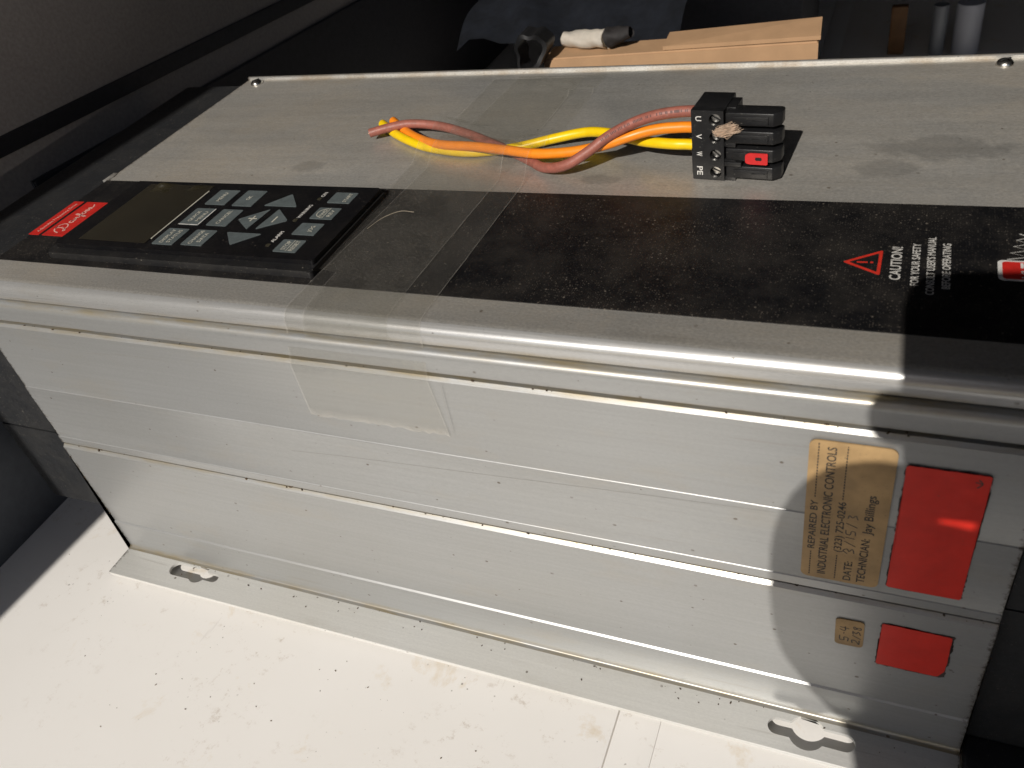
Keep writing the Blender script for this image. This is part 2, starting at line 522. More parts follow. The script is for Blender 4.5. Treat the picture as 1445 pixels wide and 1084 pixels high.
def spline(pts, per=6):
    P = [Vector(p) for p in pts]
    P = [P[0] * 2 - P[1]] + P + [P[-1] * 2 - P[-2]]
    out = []
    for i in range(1, len(P) - 2):
        p0, p1, p2, p3 = P[i - 1], P[i], P[i + 1], P[i + 2]
        for k in range(per):
            t = k / per
            out.append(0.5 * ((2 * p1) + (p2 - p0) * t + (2 * p0 - 5 * p1 + 4 * p2 - p3) * t * t + (3 * p1 - p0 - 3 * p2 + p3) * t ** 3))
    out.append(P[-2])
    return out

def strokes(name, lines, w, F, mat, parent, h=0.12, smooth_line=True):
    bm = bmesh.new()
    for l in lines:
        ribbon_bm(bm, spline(l, 5) if smooth_line and len(l) > 2 else [Vector(p) for p in l], w, F, h)
    me = finish(bm, name, 0)
    return add(name, me, mat, parent)

def lettering(name, items, F, mat, parent, h=0.12, bold=0.012):
    """items: (string, u, v, height, width or None, align) in the frame F; joined to one flat mesh"""
    bm = bmesh.new()
    for s, u, v, hgt, wid, align in items:
        cu = bpy.data.curves.new("t", 'FONT')
        cu.body = s
        cu.size = 1.0
        cu.resolution_u = 3
        cu.offset = bold
        ob = bpy.data.objects.new("t", cu)
        me = bpy.data.meshes.new_from_object(ob)
        xs = [p.co.x for p in me.vertices]
        if not xs:
            continue
        x0, x1 = min(xs), max(xs)
        cap = 0.73
        sy = hgt / cap
        sx = sy if wid is None else wid / (x1 - x0)
        tot = (x1 - x0) * sx
        off = {'l': 0, 'c': -tot / 2, 'r': -tot}[align]
        vm = [bm.verts.new(F(u + off + (p.co.x - x0) * sx, v + p.co.y * sy, h) * S) for p in me.vertices]
        for f in me.polygons:
            try:
                bm.faces.new([vm[i] for i in f.vertices])
            except ValueError:
                pass
        bpy.data.objects.remove(ob)
        bpy.data.meshes.remove(me)
    return add(name, finish(bm, name, 0), mat, parent)

def tube_bm(bm, pts, rad, sides=10, cap=True):
    P = [Vector(p) for p in pts]
    rings = []
    up = None
    for i, p in enumerate(P):
        d = (P[min(i + 1, len(P) - 1)] - P[max(i - 1, 0)]).normalized()
        if up is None:
            up = d.orthogonal().normalized()
        up = (up - d * up.dot(d)).normalized()
        sd = d.cross(up)
        r = rad(i / max(1, len(P) - 1)) if callable(rad) else rad
        rings.append([bm.verts.new((p + (up * math.cos(a) + sd * math.sin(a)) * r) * S)
                      for a in [2 * math.pi * k / sides for k in range(sides)]])
    for i in range(len(rings) - 1):
        for k in range(sides):
            bm.faces.new((rings[i][k], rings[i][(k + 1) % sides], rings[i + 1][(k + 1) % sides], rings[i + 1][k]))
    if cap:
        bm.faces.new(rings[0])
        bm.faces.new(rings[-1])

def tube(name, pts, rad, mat, parent=None, sides=10, smooth=60):
    bm = bmesh.new()
    tube_bm(bm, pts, rad, sides)
    return add(name, finish(bm, name, smooth), mat, parent)

def lathe(name, prof, c, axis, mat, parent=None, n=20, smooth=40):
    """prof: (radius, height) along axis from point c"""
    ax = Vector(axis).normalized()
    e1 = ax.orthogonal().normalized()
    e2 = ax.cross(e1)
    bm = bmesh.new()
    rings = []
    for r, hh in prof:
        if r < 1e-6:
            rings.append([bm.verts.new((Vector(c) + ax * hh) * S)])
        else:
            rings.append([bm.verts.new((Vector(c) + ax * hh + (e1 * math.cos(a) + e2 * math.sin(a)) * r) * S)
                          for a in [2 * math.pi * k / n for k in range(n)]])
    for a, b in zip(rings, rings[1:]):
        for k in range(n):
            k2 = (k + 1) % n
            if len(a) == 1 and len(b) > 1:
                bm.faces.new((a[0], b[k], b[k2]))
            elif len(b) == 1 and len(a) > 1:
                bm.faces.new((a[k], b[0], a[k2]))
            elif len(a) > 1:
                bm.faces.new((a[k], b[k], b[k2], a[k2]))
    return add(name, finish(bm, name, smooth), mat, parent)

def sheet_with_holes(name, outer, holes, z0, z1, mat, parent=None, bev_y=None):
    cu = bpy.data.curves.new(name, 'CURVE')
    cu.dimensions = '2D'
    cu.fill_mode = 'BOTH'
    cu.extrude = (z1 - z0) / 2 * S
    for loop in [outer] + holes:
        sp = cu.splines.new('POLY')
        sp.points.add(len(loop) - 1)
        for p, (x, y) in zip(sp.points, loop):
            p.co = (x * S, y * S, 0, 1)
        sp.use_cyclic_u = True
    ob = bpy.data.objects.new(name, cu)
    me = bpy.data.meshes.new_from_object(ob)
    bpy.data.objects.remove(ob)
    me.transform(Matrix.Translation((0, 0, (z0 + z1) / 2 * S)))
    me.materials.clear()
    bm = bmesh.new()
    bm.from_mesh(me)
    bmesh.ops.remove_doubles(bm, verts=bm.verts, dist=1e-7)
    if bev_y is not None:
        es = [e for e in bm.edges if all(abs(v.co.y / S - bev_y) < 0.02 and abs(v.co.z / S - z1) < 1e-3 for v in e.verts)]
        bmesh.ops.bevel(bm, geom=es, offset=0.5 * S, segments=1, affect='EDGES')
    return add(name, finish(bm, name, 30), mat, parent)

def arc(cy, cz, r, a0, a1, n=8):
    return [(cy + r * math.cos(math.radians(a0 + (a1 - a0) * i / n)), cz + r * math.sin(math.radians(a0 + (a1 - a0) * i / n))) for i in range(n + 1)]

# ------------------------------------------------------------------ setting
TZ = -2.6                                   # table surface
BAY_Y0 = -485
tab = empty("table_top", (200, 200, TZ))
tag(tab, kind="structure")
for x0, x1 in ((-70, 264.4), (264.95, 281.0), (281.12, 1300)):
    box("board", (x0, x1, BAY_Y0, 1150, TZ - 14, TZ), 'table', tab, bev=0.15)
wl = empty("side_wall", (-80, 300, TZ))
tag(wl, kind="structure")
box("wall_panel", (-110, -70, BAY_Y0, 38, TZ - 14, 760), 'wall_sky_tint', wl, bev=0.6)  # front part of the wall, split off to carry the painted-in sky tint
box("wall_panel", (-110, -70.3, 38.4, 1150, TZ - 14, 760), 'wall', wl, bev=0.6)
PLX = lambda x: (lambda u, v, w=0.0: Vector((x + w, u, v)))
prism("trim_strip", [(39, 181.5), (39, 172.5), (1149, 100.0), (1149, 112.0)], PLX(-70.2), 1.4, 'wall_dark', wl, bev=0.5)
prism("lower_wall_band", [(100, TZ + 1), (1149, TZ + 1), (1149, 90.0), (100, 152.0)], PLX(-70.2), 2.4, 'wall_dark', wl, bev=0.8)  # darker sloping band low on the wall
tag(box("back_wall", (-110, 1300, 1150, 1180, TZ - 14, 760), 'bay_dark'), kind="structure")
tag(box("added_right_wall", (1300, 1330, BAY_Y0, 1180, TZ - 14, 760), 'bay_dark'), kind="structure")  # unseen wall, added to keep sky light out from the right
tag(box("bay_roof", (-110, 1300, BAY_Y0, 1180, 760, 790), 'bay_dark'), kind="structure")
tag(box("ground", (-9000, 9000, -9000, 9000, -860, -850), 'asphalt'), kind="structure")

# ------------------------------------------------------------------ the drive
L = 381.8
drive = empty("motor_drive", (190, 100, 0))
tag(drive, "large silver and black variable speed motor drive lying on the white table", "motor drive")

# heatsink housing: the profile of the front side, extruded along x
back = 203.0
prof = [(back, 0.3), (back, 154.0), (7.6, 154.0), (7.6, 152.2)]
prof += arc(5.0, 149.2, 3.2, 70, 180, 8)                      # rounded shoulder of the second band
prof += [(1.8, 143.9), (4.0, 143.9), (4.0, 143.0), (1.1, 142.95), (0.0, 141.8)]
prof += [(0.0, 108.5), (-0.12, 108.3), (-0.42, 108.1), (-0.42, 78.7), (-0.55, 78.5), (-0.85, 78.3), (-0.85, 74.7)]
prof += [(2.5, 74.7), (2.5, 73.6), (-0.5, 73.55), (-1.7, 72.3)]
prof += [(-1.7, 20.9), (-2.35, 20.25), (-2.35, 3.0)]
prof += [(-2.7, 2.2), (-3.2, 1.8), (-4.4, 1.6), (-4.4, 0.3)]
extrude_yz("housing", prof, 0, L, 'alu_front', drive)

# slotted mounting flange along the front
def lobe(cx, cy, r, a0, a1, n=10):
    return [(cx + r * math.cos(math.radians(a0 + (a1 - a0) * i / n)), cy + r * math.sin(math.radians(a0 + (a1 - a0) * i / n))) for i in range(n + 1)]
def keyhole(x0, xc, x1, cy, rs0, rc, rs1):
    pts = lobe(x0 + rs0, cy, rs0, 270, 90)
    a = math.degrees(math.asin(rs0 / rc * 0.98))
    b = math.degrees(math.asin(rs1 / rc * 0.98))
    pts += lobe(xc, cy, rc, 180 - a, b)
    pts += lobe(x1 - rs1, cy, rs1, 90, -90)
    pts += lobe(xc, cy, rc, -b, -180 + a)
    return pts
FY = -19.6
flange_out = [(0, -4.0), (0.0, FY), (L, FY), (L, -4.0)]
sheet_with_holes("flange", flange_out, [keyhole(32.0, 49.5, 61.5, -8.8, 3.7, 4.9, 2.3), keyhole(319.0, 332.6, 349.0, -10.3, 3.3, 6.5, 3.4)], 0.0, 1.6, 'alu_flange', drive, FY)
# rear flange
box("rear_flange", (0, L, 203.2, 219, 0, 1.6), 'alu_flange', drive)

# sheet metal cover with its bent front edge and upturned back lip
cov = [(205.3, 154.2), (205.3, 160.0), (205.5, 161.6), (205.9, 161.9), (206.7, 161.9), (207.0, 161.6), (207.0, 150)]
cov2 = [(203.3, 150), (203.3, 158.5), (9.0, 158.5), (6.1, 157.5), (6.1, 152.9), (4.7, 152.9)]
edge = arc(9.5, 155.2, 4.8, 180, 90, 12)
topflat = [(94.0, 160.0), (97.0, 160.35), (205.0, 160.35)]
rim = [(6.1, 156.6), (6.1, 152.9), (4.7, 152.9)] + edge[:10] + [(edge[9][0] + 0.6, edge[9][1] - 1.0)]
extrude_yz("cover_edge", rim, 0, L + 0.3, 'alu_skirt', drive)
cover_prof = cov2[:2] + [(203.3, 158.5), (11.0, 158.5), (edge[9][0] + 0.65, edge[9][1] - 0.95), (edge[9][0] + 0.02, edge[9][1] + 0.01)] + edge[10:] + topflat + [(205.2, 160.4), (205.35, 161.6), (205.7, 161.9), (206.7, 161.9), (207.0, 161.6), (207.0, 150.0)]
extrude_yz("cover", cover_prof, 0, L + 0.3, 'alu_top', drive)
box("cover_tab", (-3.2, 0.4, 88.6, 96.4, 158.9, 160.25), 'alu_top', drive, bev=0.2)

# black film over the front half of the cover
prism("front_film", rrect(-0.6, L, 21.0, 88.8, 0.6, 2), PLANZ(160.0), 0.28, 'black_print', drive)

# screws in the cover corners
for sx, sy, sz in ((9.4, 200.2, 160.35), (373.5, 199.6, 160.35)):
    sc = lathe("cover_screw", [(3.3, -0.4), (3.3, 0.5), (3.0, 1.2), (2.2, 1.9), (1.1, 2.25), (0, 2.35)], (sx, sy, sz), (0, 0, 1), 'steel', drive, 24)
    a = random.uniform(0, 3)
    box("screw_slot", (-2.1, 2.1, -0.35, 0.35, 1.5, 2.42), 'dark_hole', sc, M4=Matrix.Translation(Vector((sx, sy, sz)) * S) @ Matrix.Rotation(a, 4, 'Z'))

# moulded end pieces
def end_piece(name, x0, x1, z0, z1, y0, y1, mat, side):
    bm = bmesh.new()
    bm_box(bm, x0, x1, y0, y1, z0, z1)
    bmesh.ops.recalc_face_normals(bm, faces=bm.faces)
    xo = x0 if side < 0 else x1
    es = [e for e in bm.edges if all(abs(v.co.x / S - xo) < 1e-3 for v in e.verts)]
    bmesh.ops.bevel(bm, geom=es, offset=5 * S, segments=5, affect='EDGES', profile=0.5)
    return add(name, finish(bm, name), mat, drive)
end_piece("end_cap", -49.5, -0.6, 77.2, 157.6, 2.2, 204.5, 'cap_plastic', -1)
end_piece("end_cap", -48.0, -0.6, 24.5, 75.2, 2.8, 203.5, 'cap_plastic', -1)
box("end_cap_bracket", (-27, -1, 6, 190, 74.0, 78.4), 'black_plastic', drive, bev=0.4)
end_piece("end_cap", L + 0.8, 436, 79.2, 158.2, 1.6, 204.5, 'cap_plastic', 1)
end_piece("end_cap", L + 0.8, 438, TZ + 0.4, 77.0, 2.6, 203.5, 'cap_plastic', 1)
box("end_cap_bracket", (L + 0.6, 430, 9, 190, 76.2, 80.0), 'dark_hole', drive, bev=0.4)
box("end_cap_foot", (L + 1.2, 440, -26, 2.4, TZ + 0.2, 5.0), 'cap_plastic', drive, bev=0.8)
box("bracket_clip", (L + 3.0, L + 7.0, 6.2, 8.6, 75.8, 79.6), 'steel', drive, bev=0.3)

# ---- keypad
kp_frame = prism("control_panel", rrect(27.0, 156.6, 24.6, 82.0, 1.6), PLANZ(160.3), 2.8, 'black_plastic', drive, bev=0.5)
kp = prism("keypad_film", rrect(28.9, 155.8, 28.6, 80.8, 1.2), PLANZ(163.1), 1.9, 'panel_film', kp_frame, bev=0.35)
KZ = 165.0
KX = lambda x: 1.0235 * x - 7.96        # key grid measured on the panel
KY = lambda y: 1.0235 * y + 4.13
FK = lambda u, v, w=0.0: Vector((KX(u), KY(v), KZ + w))
bm = bmesh.new()
NX, NY = 54, 70
gv = []
for i in range(NX + 1):
    for j in range(NY + 1):
        x, y = 46.0 + 34.8 * i / NX, 27.5 + 44.8 * j / NY
        t_ = y - 69.8 - 0.455 * (x - 55)
        t2 = y - 70.2 - 0.40 * (x - 73)
        glint_bulge = 2.3 * math.exp(-(t_ / 1.4) ** 2) * math.exp(-((x - 55) / 3.4) ** 2) + 1.2 * math.exp(-(t2 / 1.2) ** 2) * math.exp(-((x - 73) / 3.0) ** 2)  # made-up bumps in the window, shaped to catch a sun glint
        glint_bulge += 0.10 * math.sin(x * 0.21) * math.sin(y * 0.13)
        gv.append(bm.verts.new(FK(x, y, 0.16 + glint_bulge) * S))
for i in range(NX):
    for j in range(NY):
        q = i * (NY + 1) + j
        bm.faces.new((gv[q], gv[q + NY + 1], gv[q + NY + 2], gv[q + 1]))
add("display", finish(bm, "display", 80), 'display', kp_frame)
box("display_edge", (KX(80.9), KX(81.5), KY(31.0), KY(68.0), KZ + 0.02, KZ + 0.22), 'key_text', kp_frame)
keys = {
 'menu': rrect(86.5, 96.8, 57.6, 69.2, 0.7, 3), 'ok': rrect(100.3, 110.2, 57.3, 69.5, 0.7, 3),
 'quick': rrect(85.6, 95.6, 42.0, 54.4, 0.7, 3), 'cancel': rrect(98.9, 108.9, 42.3, 54.4, 0.7, 3),
 'disp': rrect(83.9, 94.2, 27.6, 39.0, 0.7, 3), 'chg': rrect(97.6, 107.8, 28.2, 39.0, 0.7, 3),
 'start': rrect(142.4, 152.6, 62.3, 70.2, 0.6, 3), 'fwd': rrect(141.8, 151.8, 50.5, 58.6, 0.6, 3),
 'jog': rrect(141.0, 151.0, 39.3, 47.3, 0.6, 3), 'stop': rrect(140.3, 150.3, 27.8, 35.8, 0.6, 3),
 'up': roundpoly([(115.5, 58.4), (131.2, 58.4), (123.3, 67.8)], 0.9), 'down': roundpoly([(112.4, 38.4), (119.6, 30.2), (128.6, 38.4)], 0.9),
 'plus': roundpoly([(110.8, 47.6), (119.6, 41.0), (121.0, 56.0)], 0.9), 'minus': roundpoly([(123.2, 41.4), (133.6, 48.4), (124.6, 56.2)], 0.9),
}
for k, o in keys.items():
    prism("key", o, FK, 0.22, 'key_grey', kp_frame, bev=0.08, smooth=30)
bm = bmesh.new()
ribbon_bm(bm, [(85.7, 42.1), (95.4, 42.1)], 0.45, FK, 0.25)
ribbon_bm(bm, [(95.3, 42.1), (95.3, 54.2)], 0.45, FK, 0.25)
add("key_border", finish(bm, "key_border", 0), 'white_ink', kp_frame)
TK = TOPF((0, 0, KZ))
def tk(s, x, y, h, w, al='c'):
    return (s, KY(y), -KX(x), h, w, al)
legends = [
    tk("MENU", 92.4, 63.4, 1.9, 7.0), tk("OK", 106.0, 63.4, 1.9, 3.2),
    tk("QUICK", 90.0, 48.2, 1.8, 8.2), tk("MENU", 93.6, 48.2, 1.8, 7.4),
    tk("CANCEL", 104.4, 48.4, 1.8, 10.0),
    tk("DISPLAY", 88.6, 33.3, 1.8, 9.6), tk("STATUS", 91.8, 33.3, 1.8, 9.0),
    tk("CHANGE", 102.2, 33.6, 1.8, 9.6), tk("DATA", 105.4, 33.6, 1.8, 6.4),
    tk("START", 150.6, 66.2, 1.7, 6.6), tk("FWD", 146.6, 54.5, 1.7, 4.8), tk("REV", 149.9, 54.5, 1.7, 4.8),
    tk("JOG", 148.2, 43.3, 1.8, 4.2), tk("STOP", 144.8, 31.8, 1.9, 5.8), tk("RESET", 148.4, 31.8, 1.9, 6.8)]
for it in legends:
    lettering("key_legend", [it], TK, 'key_text', kp_frame, 0.30)
bm = bmesh.new()
ribbon_bm(bm, [(145.75, 28.2), (145.75, 35.4)], 0.28, FK, 0.31)
ribbon_bm(bm, [(147.2, 51.0), (147.2, 58.2)], 0.28, FK, 0.31)
ribbon_bm(bm, spline([(146.6, 51.2), (144.2, 52.4), (143.4, 54.5), (144.2, 56.6), (146.6, 57.8)], 5), 0.35, FK, 0.31)
ribbon_bm(bm, [(115.4, 48.4), (119.4, 48.4)], 0.7, FK, 0.31)
ribbon_bm(bm, [(117.4, 46.4), (117.4, 50.4)], 0.7, FK, 0.315)
ribbon_bm(bm, [(127.6, 46.4), (127.6, 50.6)], 0.7, FK, 0.31)
add("key_symbol", finish(bm, "key_symbol", 0), 'key_text', kp_frame)
lettering("lamp_legend", [tk("ALARM", 137.0, 33.6, 1.7, 7.6, 'l'), tk("WARNING", 137.6, 50.6, 1.7, 10.0, 'l'), tk("ON", 138.6, 66.6, 1.7, 3.6, 'l')], TK, 'white_ink', kp_frame, 0.06)
for x, y in ((136.0, 31.6), (136.6, 49.0), (137.6, 65.0)):
    prism("lamp_window", rrect(x - 0.9, x + 0.9, y - 0.9, y + 0.9, 0.5, 3), FK, 0.15, 'led', kp_frame)

# ---- red name plate beside the display
FT = PLANZ(160.28)
np_ = prism("name_plate", rrect(6.4, 19.2, 40.3, 68.6, 0.2, 2), FT, 0.18, 'red_print', drive)
prism("name_stripe", rrect(-1.6, 4.6, 40.3, 68.6, 0.2, 2), FT, 0.18, 'red_print', np_)
lettering("stripe_lettering", [("Adjustable Frequency Drive", 54.4, -2.6, 1.7, 24.0, 'c')], TOPF((0, 0, 160.28)), 'pink_ink', np_, 0.26)
def nm(l, ox, oy, k=1.0):
    return [(oy + u * k, -(ox) + v * k) for u, v in l]
name_strokes = [
    [(0, 1.2), (0.9, 3.8), (2.6, 5.4), (4.8, 5.6)],
    [(3.6, 5.4), (4.0, 3.2), (3.4, 0.6), (2.2, -0.9), (1.6, -0.4), (2.6, 0.3), (4.8, 0.2), (6.6, 1.4), (7.2, 3.2), (6.4, 5.0), (4.6, 5.7), (2.8, 5.3)],
    [(10.0, 2.6), (8.8, 2.9), (8.2, 1.6), (8.8, 0.7), (9.6, 1.2), (10.0, 2.6), (10.1, 1.1), (10.8, 0.8)],
    [(11.0, 0.8), (11.4, 2.6), (11.6, 1.4), (12.4, 2.6), (12.8, 2.2), (12.7, 1.0), (13.5, 1.0)],
    [(13.6, -1.4), (14.3, 0.8), (14.9, 4.2), (15.4, 5.0), (15.6, 4.0), (14.6, 0.4), (14.2, -1.6), (13.7, -1.6)],
    [(13.6, 1.6), (15.6, 1.8)],
    [(17.0, 2.6), (16.0, 2.0), (16.2, 0.8), (17.2, 0.9), (17.6, 2.0), (17.0, 2.6), (18.2, 2.3)],
    [(18.2, 0.8), (19.0, 2.8), (19.5, 1.4), (19.0, 0.7), (18.4, 0.8)],
    [(20.0, 0.8), (20.8, 2.8), (21.3, 1.4), (20.8, 0.7), (20.2, 0.8)],
    [(21.2, 0.9), (22.6, 1.2), (24.0, 2.2)],
]
strokes("name_lettering", [nm(l, 14.9, 42.6) for l in name_strokes], 0.62, TOPF((0, 0, 160.28)), 'pink_ink', np_, 0.26)

# ---- caution print
tri = [(327.6, 53.6), (338.4, 60.9), (338.2, 47.4)]
cx, cy = sum(p[0] for p in tri) / 3, sum(p[1] for p in tri) / 3
bm = bmesh.new()
o_ = roundpoly(tri, 0.9)
i_ = roundpoly([(cx + (x - cx) * 0.74, cy + (y - cy) * 0.74) for x, y in tri], 0.5)
vo = [bm.verts.new(Vector((x, y, 160.36)) * S) for x, y in o_]
vi = [bm.verts.new(Vector((x, y, 160.36)) * S) for x, y in i_]
for k in range(len(vo)):
    bm.faces.new((vo[k], vo[(k + 1) % len(vo)], vi[(k + 1) % len(vi)], vi[k]))
ribbon_bm(bm, [(331.6, 53.8), (334.6, 53.95)], 0.75, PLANZ(160.36))
ribbon_bm(bm, [(335.3, 54.0), (336.1, 54.0)], 0.8, PLANZ(160.36))
add("warning_triangle", finish(bm, "warning_triangle", 0), 'red_outline', drive)
lettering("warning_lettering", [
    ("CAUTION!", 54.4, -343.6, 3.0, 17.4, 'c'), ("FOR YOUR SAFETY", 54.4, -348.4, 2.2, 22.0, 'c'),
    ("CONSULT USER'S MANUAL", 54.4, -352.4, 2.2, 30.0, 'c'), ("BEFORE OPERATING", 54.4, -356.4, 2.2, 23.4, 'c')],
    TOPF((0, 0, 160.28)), 'grey_ink', drive, 0.08)
lg = prism("logo_plate", rrect(368.2, 381.2, 48.8, 58.8, 1.4), FT, 0.06, 'white_ink', drive)
prism("logo_field", rrect(369.3, 381.1, 49.5, 58.1, 1.0), FT, 0.12, 'red_print', lg)
lettering("logo_lettering", [("VLT", 53.8, -378.2, 4.6, 7.6, 'c')], TOPF((0, 0, 160.28)), 'white_ink', lg, 0.16)
wv = []
for k in range(9):
    wv.append((370.6 + (5.5 if k % 2 else 0) + 0.35 * (8 - k) * (0 if k % 2 else 1) + (8 - k) * 0.1, 59.2 + (8 - k) * 1.75))
strokes("logo_wave", [wv], 0.4, FT, 'grey_ink', lg, 0.08, smooth_line=False)

# ---- stickers on the front
def jag(pts, amp, step=1.2):
    out = []
    for i in range(len(pts)):
        a, b = Vector(pts[i]), Vector(pts[(i + 1) % len(pts)])
        n = max(1, int((b - a).length / step))
        for k in range(n):
            p = a.lerp(b, k / n)
            out.append((p.x + random.uniform(-amp, amp), p.y + random.uniform(-amp, amp)))
    return out
SY1 = PLANY(-0.44)     # panel above the lower seam
SY2 = PLANY(-1.72)     # panel below it
st = prism("repair_label", rrect(326.0, 348.2, 80.2, 139.0, 2.2), PLANY(-0.46), 0.45, 'tan_sticker', drive)
tag(st, "tan paper repair label with printed and handwritten lines")
FL = FRONTF((0, -0.91, 0))
def fl(s, x, z, h, w, al='c'):
    return (s, z, -x, h, w, al)
lettering("label_lettering", [
    fl("REPAIRED BY", 329.4, 104.6, 2.1, 21.5), fl("INDUSTRIAL ELECTRONIC CONTROLS", 333.1, 109.8, 2.5, 54.5),
    fl("(323) 725-0246", 336.9, 105.2, 2.2, 22.0), fl("DATE:", 340.4, 81.6, 2.3, 9.0, 'l'),
    fl("TECHNICIAN:", 344.3, 81.6, 2.4, 20.5, 'l'), fl("Jay Billings", 344.4, 104.0, 2.5, 16.5, 'l')], FL, 'label_ink', st, 0.06)
for x, runs in ((328.5, ((81.5, 92.6), (116.6, 138.2))), (335.9, ((81.5, 93.0), (117.0, 138.0)))):
    for a, b in runs:
        bm = bmesh.new()
        z = a
        while z < b:
            ribbon_bm(bm, [(z, -x), (min(z + 0.8, b), -x)], 0.32, FL, 0.06)
            z += 1.15
        add("dotted_rule", finish(bm, "dotted_rule", 0), 'label_ink', st)
hw = [
    [(94.0, 1.6), (95.4, 2.8), (96.2, 1.8), (95.2, 1.2), (96.4, 0.3), (94.6, -0.2)],
    [(97.8, -0.4), (99.6, 2.9)], [(101.2, 0.0), (101.4, 2.6)],
    [(104.6, 2.7), (102.9, 2.5), (102.8, 1.4), (104.2, 1.2), (104.2, 0.2), (102.6, 0.0)],
    [(106.2, -0.3), (107.6, 2.9)],
    [(109.6, 2.5), (111.0, 2.2), (110.2, 1.3), (111.2, 0.5), (109.6, -0.2)]]
strokes("handwriting", [[(z, -340.3 + v) for z, v in l] for l in hw], 0.30, FL, 'pen_ink', st, 0.06)
d1 = prism("sticker_dirt_edge", jag(rrect(350.4, 370.6, 81.7, 133.9, 0.8, 2), 0.34, 0.9), PLANY(-0.46), 0.10, 'sticker_dirt', drive)
rs = prism("red_sticker", jag(rrect(350.5, 370.5, 81.8, 133.8, 0.8, 3), 0.07), PLANY(-0.46), 0.30, 'red_sticker', drive)
tag(rs, "large blank red rectangular sticker")
d2 = prism("sticker_dirt_edge", jag(rrect(351.1, 371.6, 42.0, 64.8, 0.8, 2), 0.36, 0.9), PLANY(-1.74), 0.10, 'sticker_dirt', drive)
rs2 = prism("red_sticker", jag(roundpoly([(351.2, 64.7), (351.2, 42.4), (369.6, 42.4), (371.2, 46.5), (371.0, 64.4)], 1.0), 0.10), PLANY(-1.74), 0.30, 'red_sticker', drive)
tag(rs2, "small blank red sticker below the seam")
sm = prism("date_sticker", [(342.2 + (x - 342.2) * 0.998 - (z - 56) * 0.03, z + (x - 342.2) * 0.03) for x, z in rrect(337.9, 346.5, 49.2, 63.0, 1.4)], PLANY(-1.74), 0.40, 'tan_sticker', drive)
tag(sm, "tiny tan sticker with a handwritten date")
FS = FRONTF((0, -2.14, 0))
strokes("handwriting", [
    [(54.2, -339.4), (52.0, -339.6), (52.0, -340.8), (53.6, -340.8), (53.4, -342.0), (51.6, -342.0)],
    [(55.4, -340.6), (56.2, -340.6)], [(57.6, -339.2), (57.2, -340.8), (59.4, -340.8)], [(58.8, -339.2), (58.6, -342.0)],
    [(51.2, -343.4), (52.8, -343.2), (52.6, -344.4), (51.0, -345.4), (53.2, -345.4)], [(54.0, -345.8), (55.4, -343.2)],
    [(56.0, -343.4), (57.6, -343.2), (56.6, -344.2), (57.8, -344.8), (56.0, -345.6)],
    [(59.6, -343.2), (58.8, -343.8), (59.8, -344.4), (59.9, -345.4), (59.0, -345.4), (59.2, -344.4), (60.2, -343.6), (59.6, -343.2)]],
    0.34, FS, 'pen_ink', sm, 0.06)

strokes("pen_mark", [[(367.6, 129.2), (368.6, 130.8), (367.6, 132.2)], [(368.6, 130.8), (366.9, 131.2)]], 0.35, PLANY(-0.77), 'pen_ink', rs, 0.05)
M['scratch'] = mat_plain("shallow_scratch", (0.27, 0.26, 0.24), 0.5)
strokes("scratch_mark", [[(138, 96.4), (167, 98.6), (220, 101.4), (275.5, 104.6), (318, 106.6)]], 0.13, PLANY(-0.44), 'scratch', drive, 0.04)
strokes("scratch_mark", [[(214.2, 141.0), (214.0, 130.0), (213.9, 120.0)]], 0.12, PLANY(0.0), 'scratch', drive, 0.9)

# ------------------------------------------------------------------ terminal plug with its three wires
plug = empty("terminal_plug", (284, 105, 160.35))
tag(plug, "black four-pole terminal plug with brown, orange and yellow wires, standing on the drive's cover", "terminal plug")
PZ0 = 160.5
PR = Matrix.Translation(Vector((278.6, 101.2, 0)) * S) @ Matrix.Rotation(math.radians(-5.5), 4, 'Z')
PP = 6.42                                  # pole pitch
def pl(u, v, w):                           # plug frame: u along x, v depth, w up
    return (PR @ (Vector((u, v, w)) * S)) / S
def pbox(name, b, mat, bev=0.25, parent=plug):
    return box(name, b, mat, parent, bev=bev, M4=PR)
HT = PP * 4
# body with screw holes: front plate cut, rest solid
def plug_front():
    holes = [lobe(2.6, PZ0 + PP * (k + 0.5), 2.05, 0, 360, 18)[:-1] for k in range(4)]
    cu_o = sheet_with_holes("face_plate", [(-5.6, PZ0 + 0.2), (5.6, PZ0 + 0.2), (5.6, PZ0 + HT), (-5.6, PZ0 + HT)], holes, 0, 2.6, 'plug', plug)
    # sheet lies in xy: stand it up so that its z becomes -v
    T = PR @ Matrix(((1, 0, 0, 0), (0, 0, -1, 2.6 * S), (0, 1, 0, 0), (0, 0, 0, 1)))
    cu_o.data.transform(T)
plug_front()
bm = bmesh.new()
bm_box(bm, -5.6, 5.6, 2.61, 15.5, PZ0, PZ0 + HT, PR)
bmesh.ops.recalc_face_normals(bm, faces=bm.faces)
bevel_all(bm, 0.3)
add("plug_body", finish(bm, "plug_body"), 'plug', plug)
pbox("plug_shoulder", (5.4, 8.6, 4.5, 13.0, PZ0 + 0.6, PZ0 + HT - 0.6), 'plug')
